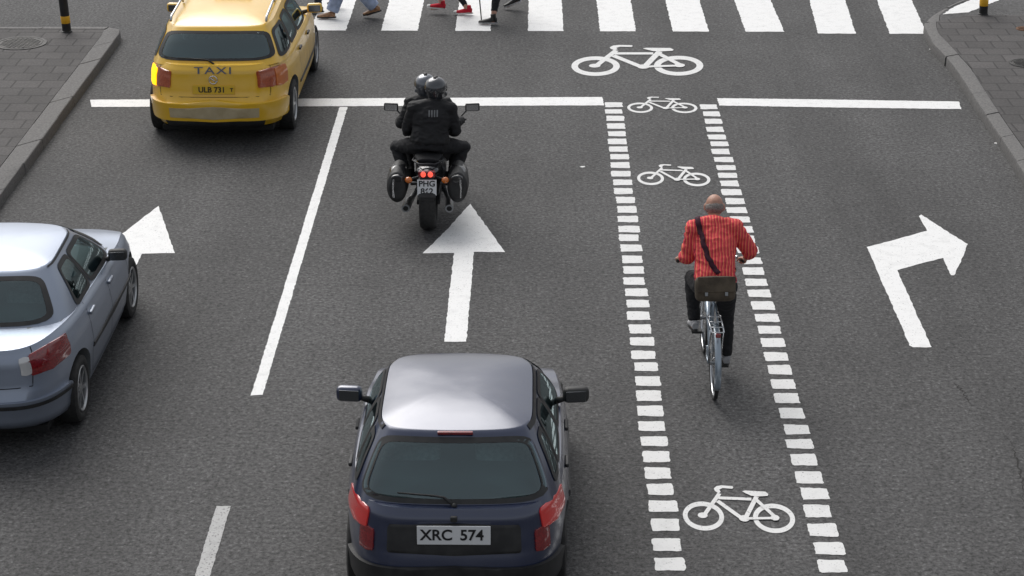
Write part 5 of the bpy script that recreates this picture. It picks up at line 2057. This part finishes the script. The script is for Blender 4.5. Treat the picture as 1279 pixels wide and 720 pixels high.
# rider
J = dict(pelvis=(0, 0.70, 0.93), chest=(-0.02, 0.80, 1.22), neck=(-0.04, 0.86, 1.40), head=(-0.060, 0.90, 1.535),
         sh_l=(-0.23, 0.82, 1.33), sh_r=(0.17, 0.82, 1.33), el_l=(-0.42, 0.84, 1.12), el_r=(0.38, 0.84, 1.12), wr_l=(-0.36, 0.96, 1.08), wr_r=(0.35, 0.96, 1.08),
         hip_l=(-0.10, 0.72, 0.88), hip_r=(0.10, 0.72, 0.88), an_l=(-0.25, 0.68, 0.45), an_r=(0.25, 0.68, 0.45), toe_l=(-0.27, 0.85, 0.37), toe_r=(0.27, 0.85, 0.37), head_rot=Matrix.Rotation(R(6), 3, 'Z'))
J['el_l'] = ik(J['sh_l'], J['wr_l'], 0.27, 0.25, (-0.5, -0.3, -1))
J['el_r'] = ik(J['sh_r'], J['wr_r'], 0.27, 0.25, (0.5, -0.3, -1))
for sd, s in (('l', -1), ('r', 1)):
    J['kn_' + sd] = ik(J['hip_' + sd], J['an_' + sd], 0.42, 0.40, (s * 0.30, 1, 0.2))
    J['fd_' + sd] = Vector((s * 0.08, 1, -0.08))
    J['hand_' + sd] = (Vector((-s * 0.05, 1, -0.2)), Vector((0, 0, 1)), Vector((-s, 0, 0)), 0.95)
lk = dict(skin=M['skin'], top=M['leather_black'], legs=M['black_trousers'], shoes=M['shoe_black'], wide=1.1, top_inf=0.03, sleeve_inf=0.022, leg_inf=0.02, eyes=False, wr=0.008, ankle=0.09, sleeve=0.98)
rd, VR = person('person', 'motorcycle rider in front wearing black and a grey helmet', J, lk, 'riders on the motorcycle', (mx, my, 0), 0)
rd.scale = MS
helmet(rd, VR, M['helmet_silver'])
glove(rd, VR, 'l')
glove(rd, VR, 'r')
# passenger
J = dict(pelvis=(0.01, 0.27, 1.01), chest=(0.035, 0.36, 1.31), neck=(0.06, 0.42, 1.49), head=(0.080, 0.47, 1.62),
         sh_l=(-0.16, 0.36, 1.415), sh_r=(0.24, 0.38, 1.40), wr_l=(-0.25, 0.62, 1.02), wr_r=(0.26, 0.62, 1.02),
         hip_l=(-0.12, 0.30, 0.96), hip_r=(0.12, 0.30, 0.96), an_l=(-0.26, 0.36, 0.55), an_r=(0.26, 0.36, 0.55), toe_l=(-0.28, 0.53, 0.47), toe_r=(0.28, 0.53, 0.47), head_rot=Matrix.Rotation(R(-8), 3, 'Z'))
J['el_l'] = ik(J['sh_l'], J['wr_l'], 0.29, 0.26, (-0.4, -1, -0.5))
J['el_r'] = ik(J['sh_r'], J['wr_r'], 0.29, 0.26, (0.4, -1, -0.5))
for sd, s in (('l', -1), ('r', 1)):
    J['kn_' + sd] = ik(J['hip_' + sd], J['an_' + sd], 0.42, 0.40, (s * 0.75, 1, 0.3))
    J['fd_' + sd] = Vector((s * 0.1, 1, -0.08))
    J['hand_' + sd] = (Vector((-s * 0.6, 0.8, -0.1)), Vector((s * 0.8, 0.3, 0.4)), Vector((0, 0.3, 1)), 0.6)
lk = dict(lk)
lk['wide'] = 1.18
ps, VP_ = person('person', 'motorcycle passenger at the back in a black jacket and dark helmet', J, lk, 'riders on the motorcycle', (mx, my, 0), 0)
ps.scale = MS
helmet(ps, VP_, M['helmet_dark'])
glove(ps, VP_, 'l')
glove(ps, VP_, 'r')
# small pale patch printed on the back of the jacket
jk = [o for o in ps.children if o.name.startswith('jacket')][0]
bv = BVHTree.FromPolygons([v.co for v in jk.data.vertices], [p.vertices for p in jk.data.polygons])
M['patch_grey'] = mat('pale_reflective_print', (0.16, 0.165, 0.17), 0.5)
for k in range(4):
    bm = bmesh.new()
    rows = []
    for i in range(3):
        row = []
        for j in range(7):
            p = Vector((0.050 + k * 0.030 - 0.045 + (0.016 if i == 2 else 0.008 if i == 1 else 0), 0.0, 1.345 + 0.075 * j / 6))
            hit = bv.ray_cast(Vector((p.x, -0.5, p.z)), Vector((0, 1, 0)))
            row.append(hit[0] + Vector((0, -0.004, 0)))
        rows.append(row)
    grid_faces(bm, rows)
    link('back_print', done(bm, True), jk, M['patch_grey'])

# hairline cracks in the asphalt of the right lane
def crack(pts):
    bm = bmesh.new()
    L0, L1 = [], []
    fine = []
    for a, b in zip(pts, pts[1:]):
        a, b = Vector((*at(*a), 0.0015)), Vector((*at(*b), 0.0015))
        for k in range(14):
            fine.append(a.lerp(b, k / 14) + Vector((rnd.uniform(-0.018, 0.018), rnd.uniform(-0.02, 0.02), 0)))
    n = len(fine)
    for i, p in enumerate(fine):
        d = (fine[min(i + 1, n - 1)] - fine[max(i - 1, 0)]).normalized()
        sd = Vector((d.y, -d.x, 0)) * (0.002 + 0.007 * math.sin(PI * i / (n - 1)) * rnd.uniform(0.3, 1))
        L0.append(p + sd)
        L1.append(p - sd)
    grid_faces(bm, [L0, L1])
    for f in bm.faces:
        f.normal_update()
        if f.normal.z < 0:
            f.normal_flip()
    me = bpy.data.meshes.new('crack')
    bm.to_mesh(me)
    bm.free()
    link('crack', me, road, M['crack'])


M['crack'] = mat('dirt_filled_crack', (0.025, 0.023, 0.022), 0.95)
crack([(1264, 552), (1272, 575), (1278, 600), (1279, 640)])
crack([(1192, 478), (1204, 489), (1213, 507)])
